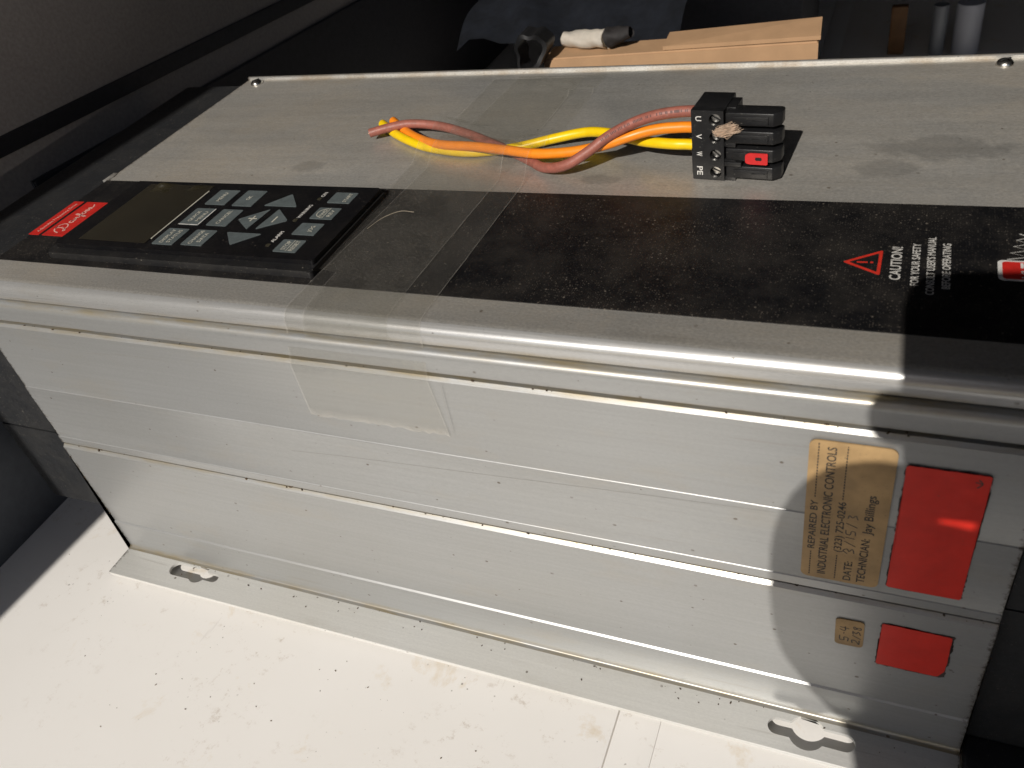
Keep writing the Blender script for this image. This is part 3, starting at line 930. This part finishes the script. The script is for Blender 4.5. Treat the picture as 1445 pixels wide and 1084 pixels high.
for k in range(4):
    zc = PZ0 + PP * (3.5 - k)
    s_ = lathe("clamp_screw", [(1.75, 0), (1.75, 0.5), (1.55, 0.75), (0, 0.8)], pl(2.6, 2.58, zc), PR.to_3x3() @ Vector((0, -1, 0)), 'steel', plug, 16)
    a = [0.5, 0.9, 0.7, 0.4][k]
    box("screw_slot", (-1.5, 1.5, -0.88, -0.5, -0.28, 0.28), 'dark_hole', s_, M4=Matrix.Translation(Vector(pl(2.6, 2.58, zc)) * S) @ PR.to_3x3().to_4x4() @ Matrix.Rotation(a, 4, 'Y'))
    # socket finger: chamfered bar with a raised spine
    z0, z1 = zc - 2.2, zc + 2.35
    u1 = 24.4
    bm = bmesh.new()
    prof_f = [(6.0, 0.8), (u1 - 2.4, 0.8), (u1, 3.2), (u1, 6.8), (u1 - 0.8, 7.6), (6.0, 7.6)]
    lo = [bm.verts.new((PR @ (Vector((u, v, z0)) * S))) for u, v in prof_f]
    hi = [bm.verts.new((PR @ (Vector((u, v, z1)) * S))) for u, v in prof_f]
    for i in range(6):
        bm.faces.new((lo[i], lo[(i + 1) % 6], hi[(i + 1) % 6], hi[i]))
    bm.faces.new(lo)
    bm.faces.new(hi)
    bmesh.ops.recalc_face_normals(bm, faces=bm.faces)
    bevel_all(bm, 0.35)
    fg = add("socket_finger", finish(bm, "socket_finger"), 'plug', plug)
    pbox("finger_rib", (8.6, u1 - 4.0, 0.35, 1.2, zc - 1.7, zc + 1.25), 'plug', 0.2, fg)
    if k != 2:
        pbox("finger_mark", (15.0, 19.6, 0.1, 0.6, zc - 0.05, zc + 0.32), 'plug', 0.05, fg)
    pbox("finger_web", (5.4, 9.4, 0.9, 6.0, z0 - 1.4, z0 + 0.3), 'plug', 0.15, fg)
zc = PZ0 + PP * 1.5
red = prism("coding_key", [(u, w) for u, w in roundpoly([(13.0, zc - 2.0), (14.4, zc - 2.5), (20.6, zc - 2.5), (20.6, zc + 1.6), (14.4, zc + 1.6), (13.0, zc + 0.9)], 0.5)],
            lambda u, v, w=0.0: Vector(pl(u, -w, v)), 0.35, 'plug_red', plug, bev=0.1)
prism("key_hole", rrect(16.4, 18.6, zc - 1.0, zc + 0.2, 0.4, 3), lambda u, v, w=0.0: Vector(pl(u, -0.36 - w, v)), 0.05, 'dark_hole', red)
pbox("latch_arm", (5.8, 11.6, -0.4, 1.2, PZ0 + PP * 1.05 - 0.8, PZ0 + PP * 1.05 + 0.7), 'plug', 0.15)
pbox("side_rail", (-6.3, -5.5, 1.4, 13.5, PZ0 + 1.5, PZ0 + 11), 'plug', 0.2)
for k, s in enumerate(("U", "V", "W", "PE")):
    zc = PZ0 + PP * (3.5 - k) + 0.3
    F_ = (lambda zc: (lambda u, v, w=0.0: Vector(pl(-3.0 + v, -w, zc - u))))(zc)
    lettering("pole_lettering", [(s, 0, -1.0, 2.1, 1.7 if len(s) == 1 else 3.3, 'c')], F_, 'white_ink', plug, 0.06)

def cam_ray(px, py):
    return (CAM_R * ((px - 722.5) / 1206.48) + CAM_D * ((py - 542) / 1206.48) + CAM_F)
W3 = {
 'brown': [(284.0, 107.5, 183.2), (271.7, 107.7, 183.2), (266.1, 107.4, 183.0), (260.6, 106.8, 182.4), (254.1, 107.0, 180.5), (247.6, 106.1, 178.0), (240.9, 104.9, 174.5), (234.5, 102.1, 170.5), (227.9, 99.9, 167.0), (221.8, 100.3, 164.8), (214.5, 103.9, 163.0), (208.1, 109.0, 162.7), (199.7, 115.0, 162.6), (187.1, 123.0, 162.6), (170.2, 132.2, 163.2), (154.7, 136.8, 164.6), (140.8, 136.9, 165.6), (131.5, 133.8, 165.4), (122.8, 130.2, 164.4)],
 'orange': [(284.0, 107.5, 176.8), (271.2, 108.9, 176.8), (265.4, 109.0, 176.6), (259.8, 108.8, 176.2), (253.3, 108.2, 175.0), (246.9, 106.9, 173.4), (238.8, 106.1, 171.0), (227.7, 105.5, 168.8), (212.7, 106.6, 167.2), (197.8, 110.1, 166.8), (181.7, 114.6, 166.0), (163.2, 118.8, 164.8), (148.6, 127.1, 163.6), (136.7, 136.3, 163.2), (127.2, 144.3, 163.6)],
 'yellow': [(284.0, 107.5, 170.2), (270.9, 109.0, 170.2), (265.0, 109.2, 170.2), (259.0, 110.4, 170.0), (251.5, 113.3, 169.4), (243.2, 118.4, 168.6), (234.5, 123.9, 167.6), (224.6, 127.2, 166.2), (211.4, 125.6, 164.2), (200.1, 122.1, 162.8), (190.4, 118.8, 162.5), (176.9, 116.6, 162.5), (162.6, 118.9, 162.5), (150.2, 123.4, 162.5), (134.7, 132.9, 162.5), (121.5, 143.8, 162.5)],
}
for c, pts in W3.items():
    pts = [Vector(pts[0]) + (Vector(pts[0]) - Vector(pts[1])) * 0.0] + [Vector(p) for p in pts[1:]]
    w = tube("wire", spline(pts, 10), 1.95, 'wire_' + c, plug, 16)
    tag(w, {'brown': "dusty brown-red wire", 'orange': "orange wire", 'yellow': "yellow wire"}[c])
    e, e2 = Vector(pts[-1]), Vector(pts[-2])
    d = (e - e2).normalized()
    tube("wire_core", [e - d * 1.0, e + d * 0.25], 1.1, 'copper', w, 10)
    if c == 'brown':
        path = spline(pts, 24)
        bm = bmesh.new()
        for i in range(26, 150, 2):
            if random.random() < 0.6:
                p = Vector(path[i])
                dd = (Vector(path[i + 1]) - p).normalized()
                n_ = Vector((0.1, -0.86, 0.5))
                n_ = (n_ - dd * n_.dot(dd)).normalized()
                sd = dd.cross(n_)
                o = p + n_ * 1.98
                q = [o + dd * a + sd * b for a, b in ((0, -0.45), (0.35, -0.45), (0.35, 0.45), (0, 0.45))]
                bm.faces.new([bm.verts.new(x * S) for x in q])
        add("wire_print", finish(bm, "wire_print", 0), 'wire_print', w)

# fluff caught on the plug
bm = bmesh.new()
for i in range(240):
    a0 = Vector(pl(3.6 + random.gauss(0, 0.7), -0.4 + random.gauss(0, 0.25), PZ0 + PP * 2.85 + random.gauss(0, 0.7)))
    d = Vector((1.0, random.gauss(0, 0.12), random.gauss(0.22, 0.14)))
    l = random.uniform(2.5, 7)
    bd = Vector((0, random.gauss(-0.3, 0.4), random.gauss(0, 0.6)))
    tube_bm(bm, [a0, a0 + d * l * 0.5 + bd, a0 + d * l], 0.10, 3, False)
tag(add("dust_fluff", finish(bm, "dust_fluff", 0), 'fluff'), "tuft of brown fluff caught on the plug's screw heads", "fluff")

# ------------------------------------------------------------------ clear tape holding the wires down
wire_pts = [Vector(p) for c in W3 for p in spline(W3[c], 10)]
def tape_height(x, y):
    h = 160.75
    for p in wire_pts:
        dx, dy = x - p.x, y - p.y
        d = math.hypot(dx, dy)
        if d < 14 and p.x < 224:
            top = p.z + 2.5
            k = max(0.0, 1 - ((d - 2.6) / 11.0)) if d > 2.6 else 1.0
            k = k * k * (3 - 2 * k)
            h = max(h, 160.75 + (top - 160.75) * k)
    return h
def tape_strip(name, xl, xr, y_back, z_front, lift, lab, nx=28):
    """strip across the cover, over its rounded edge and down the front"""
    ys = [y_back - i * 2.0 for i in range(int((y_back - 10.2) / 2))]
    bm = bmesh.new()
    rows = []
    for y in ys:
        t = (y_back - y) / y_back
        row = []
        for i in range(nx + 1):
            u = i / nx
            x = xl(y) + (xr(y) - xl(y)) * u
            z = tape_height(x, y) + lift + 0.10 * math.sin(x * 0.45 + y * 0.2) * math.sin(y * 0.11)
            if y > y_back - 30:
                k = (y - (y_back - 30)) / 30
                z += 2.6 * math.exp(-((y - (y_back - 15) - 5 * math.sin(u * 4.2)) / 1.9) ** 2) * min(1, max(0, (u - 0.25) * 4)) * (0.6 + 0.4 * math.sin(u * 21))
            row.append(bm.verts.new(Vector((x, y, z)) * S))
        rows.append(row)
    prof = [(9.5 + 5.3 * math.cos(math.radians(a)), 155.2 + 5.3 * math.sin(math.radians(a))) for a in (94, 110, 125, 140, 155, 170, 180)]
    prof += [(3.6, 152), (2.2, 149), (1.0, 146), (0.3, 144), (-0.7, 141.5), (-0.75, 134), (-0.75, 126)]
    prof = [q for q in prof if q[1] > z_front] + [([q for q in prof if q[1] > z_front][-1][0] - 0.02, z_front)]
    for y, z in prof:
        row = []
        for i in range(nx + 1):
            u = i / nx
            dz = (z - z_front)
            x = xl(y) + (xr(y) - xl(y)) * u + (160 - z) * (0.0 + 0.10 * u)
            row.append(bm.verts.new(Vector((x, y - lift * 0.6, z + (random.uniform(-0.6, 0.6) if z == z_front else 0))) * S))
        rows.append(row)
    uvl = bm.loops.layers.uv.new("across")
    for r_, (a, b) in enumerate(zip(rows, rows[1:])):
        for i in range(nx):
            f = bm.faces.new((a[i], a[i + 1], b[i + 1], b[i]))
            for lp, (uu, vv) in zip(f.loops, ((i, r_), (i + 1, r_), (i + 1, r_ + 1), (i, r_ + 1))):
                lp[uvl].uv = (uu / nx, vv / (len(rows) - 1))
    o = add(name, finish(bm, name, 60), 'tape')
    tag(o, lab, "tape", "clear tape strips over the wires")
tape_strip("packing_tape", lambda y: 156 + y * 0.06, lambda y: 208 + y * 0.02, 200, 118.5, 0.0, "wide clear tape strip stuck across the cover and down the silver front edge")
tape_strip("packing_tape", lambda y: 152 + y * 0.02 + (12 if y < 30 else 0), lambda y: 196 + y * 0.03, 196, 148.5, 0.55, "shorter clear tape strip crossing the wires nearer the keypad")

# crumbs of dirt lying in the seams, on the flange and on the table
def crumb(bm, p, r):
    m4 = Matrix.Translation(Vector(p) * S) @ Matrix.Rotation(random.uniform(0, 6.28), 4, 'Z') @ Matrix.Diagonal((r * random.uniform(0.7, 2.4) * S, r * S, r * 0.7 * S, 1))
    bmesh.ops.create_icosphere(bm, subdivisions=1, radius=1.0, matrix=m4)
M['grit'] = mat_plain("brown_grit", (0.07, 0.045, 0.025), 0.9, var=0.5, scale=400)
bm = bmesh.new()
for i in range(46):
    crumb(bm, (random.uniform(3, 378), random.uniform(-0.9, 0.4), 73.5), random.uniform(0.10, 0.42) if i < 40 else 0.6)
for i in range(34):
    crumb(bm, (random.uniform(3, 378), random.uniform(0.6, 1.8), 143.1), random.uniform(0.10, 0.40))
for i in range(24):
    crumb(bm, (random.uniform(3, 378), 5.2, 152.6), random.uniform(0.10, 0.36))
for i in range(44):
    crumb(bm, (random.uniform(3, 378), -4.4 - abs(random.gauss(0, 3.5)), 1.7), random.uniform(0.10, 0.36))
for i in range(30):
    crumb(bm, (random.uniform(-4, 0.1), random.uniform(-1.5, 1.5), random.uniform(1, 75)) if i < 8 else (random.choice((0.1, 381.8)) + random.gauss(0, 0.3), -1.8, random.uniform(4, 72)), random.uniform(0.15, 0.45))
tag(add("dirt_crumbs", finish(bm, "dirt_crumbs", 0), 'grit'), "dark crumbs of dirt in the seams and on the flange", "dirt", kind="stuff")
bm = bmesh.new()
for cx_, cy_, n_ in ((95, -55, 9), (60, -75, 5), (140, -42, 6), (200, -60, 4), (20, -60, 3), (-12, -12, 2)):
    for i in range(n_):
        crumb(bm, (cx_ + random.gauss(0, 14), cy_ + random.gauss(0, 8), TZ + 0.05), random.uniform(0.10, 0.34))
M['grit_pale'] = mat_plain("grey_brown_grit", (0.20, 0.16, 0.12), 0.9, var=0.5, scale=400)
tag(add("table_grit", finish(bm, "table_grit", 0), 'grit_pale'), "specks of grit scattered on the white table", "grit", kind="stuff")

# a stray hair on the film and bits of grit
tag(tube("stray_hair", spline([(160.5, 58, 160.6), (163, 66, 160.7), (168, 71, 160.8), (174, 71, 160.7)], 8), 0.12, 'hair', None, 5), "thin pale hair curled on the black film beside the keypad", "hair")

# ------------------------------------------------------------------ things in the dark behind
def on_z(px, py, z):
    d = cam_ray(px, py)
    return CAM_C + d * ((z - CAM_C.z) / d.z)
cb = empty("cardboard_box", (215, 340, TZ))
tag(cb, "plain brown cardboard box in the sun behind the drive", "box")
bxy = [(139, 300.4), (293.5, 312), (291.5, 333), (138, 321.4)]
prism("box_body", bxy, PLANZ(TZ), 131 - TZ, 'cardboard', cb, bev=0.8)
fv = [(210, 306.6, 131.4), (294.4, 313.0, 131.6), (292.8, 334.6, 134.2), (209, 328.0, 131.8)]
bm = bmesh.new()
lo = [bm.verts.new(Vector(p) * S) for p in fv]
hi = [bm.verts.new(Vector((p[0], p[1], p[2] + 2.2)) * S) for p in fv]
for i in range(4):
    bm.faces.new((lo[i], lo[(i + 1) % 4], hi[(i + 1) % 4], hi[i]))
bm.faces.new(lo)
bm.faces.new(hi)
add("box_flap", finish(bm, "box_flap"), 'cardboard', cb)
gl = empty("work_sleeve", (190, 318, 131.5))
tag(gl, "white cloth cuff with a dark lining lying on the cardboard box", "cloth cuff")
def cuff(cpts, radf, flat, mat, name, parent, sides=18):
    bm = bmesh.new()
    tube_bm(bm, cpts, radf, sides, False)
    zc = sum(p[2] for p in cpts) / len(cpts)
    for v in bm.verts:
        px_, py_, pz_ = v.co.x / S, v.co.y / S, v.co.z / S
        v.co.z = (zc + (pz_ - zc) * flat + 0.5 * math.sin(px_ * 0.35 + py_ * 0.5) + 0.2 * math.sin(px_ * 0.9 + 1)) * S
        v.co.y = (py_ + 0.5 * math.sin(px_ * 0.4 + pz_ * 0.5)) * S
        v.co.x = (px_ + 0.5 * math.sin(pz_ * 0.5 + py_ * 0.3)) * S
    bmesh.ops.solidify(bm, geom=list(bm.faces), thickness=0.8 * S)
    return add(name, finish(bm, name, 60), mat, parent)
cuff(spline([(147, 319, 136), (158, 317, 136), (168, 315, 136.5), (175, 314, 137)], 5), lambda t: 5.0 + 1.8 * t, 0.85, 'cloth_white', "cuff_cloth", gl)
cuff(spline([(175.5, 314, 137.2), (183, 313.5, 138.6), (190, 313, 140.4)], 5), lambda t: 6.7 - 3.0 * t, 0.85, 'cloth_dark', "cuff_lining", gl)
cl = []
bm = bmesh.new()
for i in range(15):
    for j in range(9):
        u, v = i / 14, j / 8
        x = 62 + 150 * u
        y = 305 + 70 * v
        z = 118 + 7 * math.sin(u * 7.0 + v * 2) + 34 * v * (0.6 + 0.4 * math.sin(u * 3.1)) + 4 * math.sin(u * 19 + v * 6)
        cl.append(bm.verts.new(Vector((x, y + 34, z + 6)) * S))
for i in range(14):
    for j in range(8):
        bm.faces.new((cl[i * 9 + j], cl[(i + 1) * 9 + j], cl[(i + 1) * 9 + j + 1], cl[i * 9 + j + 1]))
bmesh.ops.solidify(bm, geom=list(bm.faces), thickness=1.5 * S)
tag(add("folded_cloth", finish(bm, "folded_cloth", 60), 'cloth_navy'), "crumpled dark navy cloth heaped behind the white cuff", "cloth")
def loop_pt(a, r):
    w = 1 + 0.10 * math.sin(3 * a + 0.7) + 0.05 * math.sin(7 * a)
    return 134.5 + (9.5 + r) * math.cos(a) * w + 2.5 * math.sin(a), 138 + (12.5 + r) * math.sin(a) * w
bm = bmesh.new()
NR = 48
lay = []
for r_, y_ in ((0, 290), (0, 304), (-2.4, 304.5), (-2.4, 289.5)):
    lay.append([])
    for k in range(NR):
        a_ = 2 * math.pi * k / NR
        x_, z_ = loop_pt(a_, r_)
        lay[-1].append(bm.verts.new(Vector((x_, y_ + 2.5 * math.sin(2 * a_ + 1), z_)) * S))
for q in range(4):
    A_, B_ = lay[q], lay[(q + 1) % 4]
    for k in range(NR):
        bm.faces.new((A_[k], A_[(k + 1) % NR], B_[(k + 1) % NR], B_[k]))
tag(add("strap_loop", finish(bm, "strap_loop", 50), 'rubber'), "black strap loop standing left of the cardboard box", "strap")
def post(name, x, y, r, mat, h, lab, lean):
    p = lathe(name, [(0, 0), (r, 0), (r, h * 0.98), (r * 0.96, h), (0, h)], (x, y, TZ), (lean, 0, 1), mat, None, 28)
    tag(p, lab, "pipe")
post("white_pipe", 381.5, 640, 10.5, 'pipe_white', 42, "white pipe standing at the right in the dark background", 0.0)
post("grey_pipe", 359.5, 640, 6.0, 'pipe_grey', 41, "slim grey pipe standing left of the white pipe", 0.0)
tag(box("wooden_slat", (321, 334, 640, 648, TZ, 38), 'wood', None, bev=1.0), "upright brown wooden slat in the dark background", "slat")
tag(box("dark_crate", (60, 262, 520, 640, TZ, 95), 'wall_dark', None, bev=3.0), "dark crate in the shade behind the cardboard box", "crate")

# ------------------------------------------------------------------ the photographer, whose shadow falls on the right end
def PH(a, b, K):
    """a to the right, b up in the picture plane of the phone, K behind it; shifted along the sunlight"""
    return CAM_C + CAM_R * (a - 0.487 * K) + CAM_U * (b - 0.093 * K) - CAM_F * K
phone = empty("phone", PH(62, -24, 0))
tag(phone, "black smartphone held in both hands above the drive", "phone")
FP = lambda u, v, w=0.0: CAM_C + CAM_R * u + CAM_U * v - CAM_F * (8.6 - w)
prism("phone_body", rrect(-9, 129, -57.5, 9.5, 8), FP, 7.4, 'phone', phone, bev=1.2)
prism("screen", rrect(-5.5, 125.5, -52, 6, 5), lambda u, v, w=0.0: CAM_C + CAM_R * u + CAM_U * v - CAM_F * (8.6 + w), 0.3, 'glass_dark', phone)
lathe("lens_ring", [(5.2, 0.0), (5.2, 0.9), (4.6, 1.0), (4.4, 0.4), (0, 0.3)], CAM_C - CAM_F * 1.35, CAM_F, 'steel', phone, 24)

def skinned(name, verts, edges, radii, levels=2):
    me = bpy.data.meshes.new(name)
    me.from_pydata([v * S for v in verts], edges, [])
    ob = bpy.data.objects.new(name, me)
    COL.objects.link(ob)
    sk = ob.modifiers.new("skin", 'SKIN')
    for i, r in enumerate(radii):
        rr = r if isinstance(r, tuple) else (r, r)
        me.skin_vertices[0].data[i].radius = (rr[0] * S, rr[1] * S)
    me.skin_vertices[0].data[0].use_root = True
    ss = ob.modifiers.new("sub", 'SUBSURF')
    ss.levels = levels
    ss.render_levels = levels
    dg = bpy.context.evaluated_depsgraph_get()
    dg.update()
    out = bpy.data.meshes.new_from_object(ob.evaluated_get(dg))
    bpy.data.objects.remove(ob)
    for p in out.polygons:
        p.use_smooth = True
    return out
V, Ed, Rd = [], [], []
def vtx(p, r, link=None):
    V.append(Vector(p)); Rd.append(r)
    if link is not None:
        Ed.append((link, len(V) - 1))
    return len(V) - 1
pel = vtx((640, -770, 40), 130)
wst = vtx((620, -690, 190), 125, pel)
chs = vtx((590, -590, 360), 140, wst)
nk0 = vtx((565, -510, 470), 70, chs)
nk1 = vtx((548, -465, 520), 52, nk0)
hd0 = vtx((535, -430, 575), 68, nk1)
hd1 = vtx((525, -410, 630), 78, hd0)
hd2 = vtx((522, -408, 672), 58, hd1)
# left arm to the hand under the phone
shl = vtx((425, -660, 420), 70, chs)
ell = vtx((285, -560, 140), 48, shl)
wr = vtx(PH(10, -165, 60), 30, ell)
pm0 = vtx(PH(4, -132, 40), 42, wr)
pm1 = vtx(PH(-6, -98, 26), (50, 34), pm0)
pm2 = vtx(PH(8, -82, 22), 35, pm1)
def finger(base, pts, rs):
    k = base
    for p, r in zip(pts, rs):
        k = vtx(PH(*p), r, k)
finger(pm1, [(-37, -82, 16), (-33, -63, 12), (-20, -51, 10), (-7, -51, 10), (2, -56, 10)], [18, 16, 14, 11, 10])            # thumb
finger(pm2, [(18, -68, 18), (30, -46, 15), (12, -29, 14), (-9, -28, 12), (-16.5, -28, 12)], [12, 10, 9, 8, 8])   # index round the back
finger(pm2, [(30, -73, 18), (40, -66, 9), (44, -58, 4)], [9.5, 8, 7])
finger(pm2, [(38, -82, 22), (54, -72, 12), (58, -62, 5)], [9, 8, 7])
finger(pm1, [(36, -98, 26), (58, -84, 16), (68, -70, 8)], [9, 7.5, 6.5])
# right arm to the far end of the phone
shr = vtx((700, -560, 420), 70, chs)
elr = vtx((660, -330, 180), 48, shr)
RP = lambda u, v, k: CAM_C + CAM_R * u + CAM_U * v - CAM_F * k
wrr = vtx(RP(190, -110, 60), 29, elr)
q0 = vtx(RP(165, -75, 32), 34, wrr)
q1 = vtx(RP(152, -45, 20), 30, q0)
for pts, rs in (([(140, -22, 26), (124, -14, 18)], [10, 8.5]), ([(140, 2, 6), (128, 10, -4)], [9.5, 7.5]), ([(138, -16, -2), (124, -14, -8)], [9, 7]), ([(138, -34, -2), (122, -34, -8)], [9, 7]), ([(140, -52, 0), (126, -54, -7)], [8, 6.5])):
    k = q1
    for p, r in zip(pts, rs):
        k = vtx(RP(*p), r, k)
# legs
for sx in (-1, 1):
    hp = vtx((640 + sx * 80, -775 + sx * 40, -30), 92, pel)
    kn = vtx((625 + sx * 95, -720 + sx * 50, -420), 62, hp)
    an = vtx((640 + sx * 100, -770 + sx * 55, -795), 42, kn)
    vtx((610 + sx * 95, -660 + sx * 50, -818), 36, an)
pm = skinned("person", V, Ed, Rd)
for k in ('skin', 'shirt', 'trousers'):
    pm.materials.append(M[k])
hand_c = [PH(0, -100, 30), RP(150, -40, 10)]
for p in pm.polygons:
    c = Vector(p.center) / S
    if c.z < 60 and c.y < -600:
        p.material_index = 2
    elif (c.z > 505 and c.y > -500) or min((c - h).length for h in hand_c) < 105:
        p.material_index = 0
    else:
        p.material_index = 1
person = add("person", pm, None)
tag(person, "person in a dark blue shirt and grey trousers leaning in to take the photo", "person")
# face and hair
hb = bmesh.new()
hc = Vector((523, -412, 640))
bmesh.ops.create_icosphere(hb, subdivisions=3, radius=0.088)
fd = Vector((CAM_F.x, CAM_F.y, -0.3)).normalized()
for v in list(hb.verts):
    d = v.co.normalized()
    v.co *= 1.0 + 0.05 * math.sin(d.x * 23) * math.sin(d.y * 19 + d.z * 11)
dele = [v for v in hb.verts if v.co.normalized().dot(fd) > 0.25 or v.co.z < -0.045]
bmesh.ops.delete(hb, geom=dele, context='VERTS')
for v in hb.verts:
    v.co += hc * S - fd * 0.006
bmesh.ops.solidify(hb, geom=list(hb.faces), thickness=0.008)
add("hair", finish(hb, "hair", 60), 'hair_brown', person)
sdv = fd.cross(Vector((0, 0, 1))).normalized()
upv = sdv.cross(fd)
fb = Vector((530, -420, 606))
for s_ in (-1, 1):
    lathe("eye", [(0, -6), (8, -3), (11, 2), (8, 7), (0, 10)], fb + fd * 74 + sdv * 30 * s_ + upv * 18, fd, 'cloth_white', person, 14)
    lathe("ear", [(0, -5), (18, -3), (22, 3), (12, 8), (0, 8)], fb + sdv * 78 * s_ + upv * 5, sdv * s_, 'skin', person, 14)
tube("nose", [fb + fd * 72 + upv * 20, fb + fd * 88 + upv * 2, fb + fd * 94 - upv * 14, fb + fd * 74 - upv * 22], lambda t: 6 + 6 * t, 'skin', person, 10)
tube("mouth", [fb + fd * 74 - upv * 44 - sdv * 22, fb + fd * 80 - upv * 43, fb + fd * 74 - upv * 44 + sdv * 22], 4, 'pink_ink', person, 8)
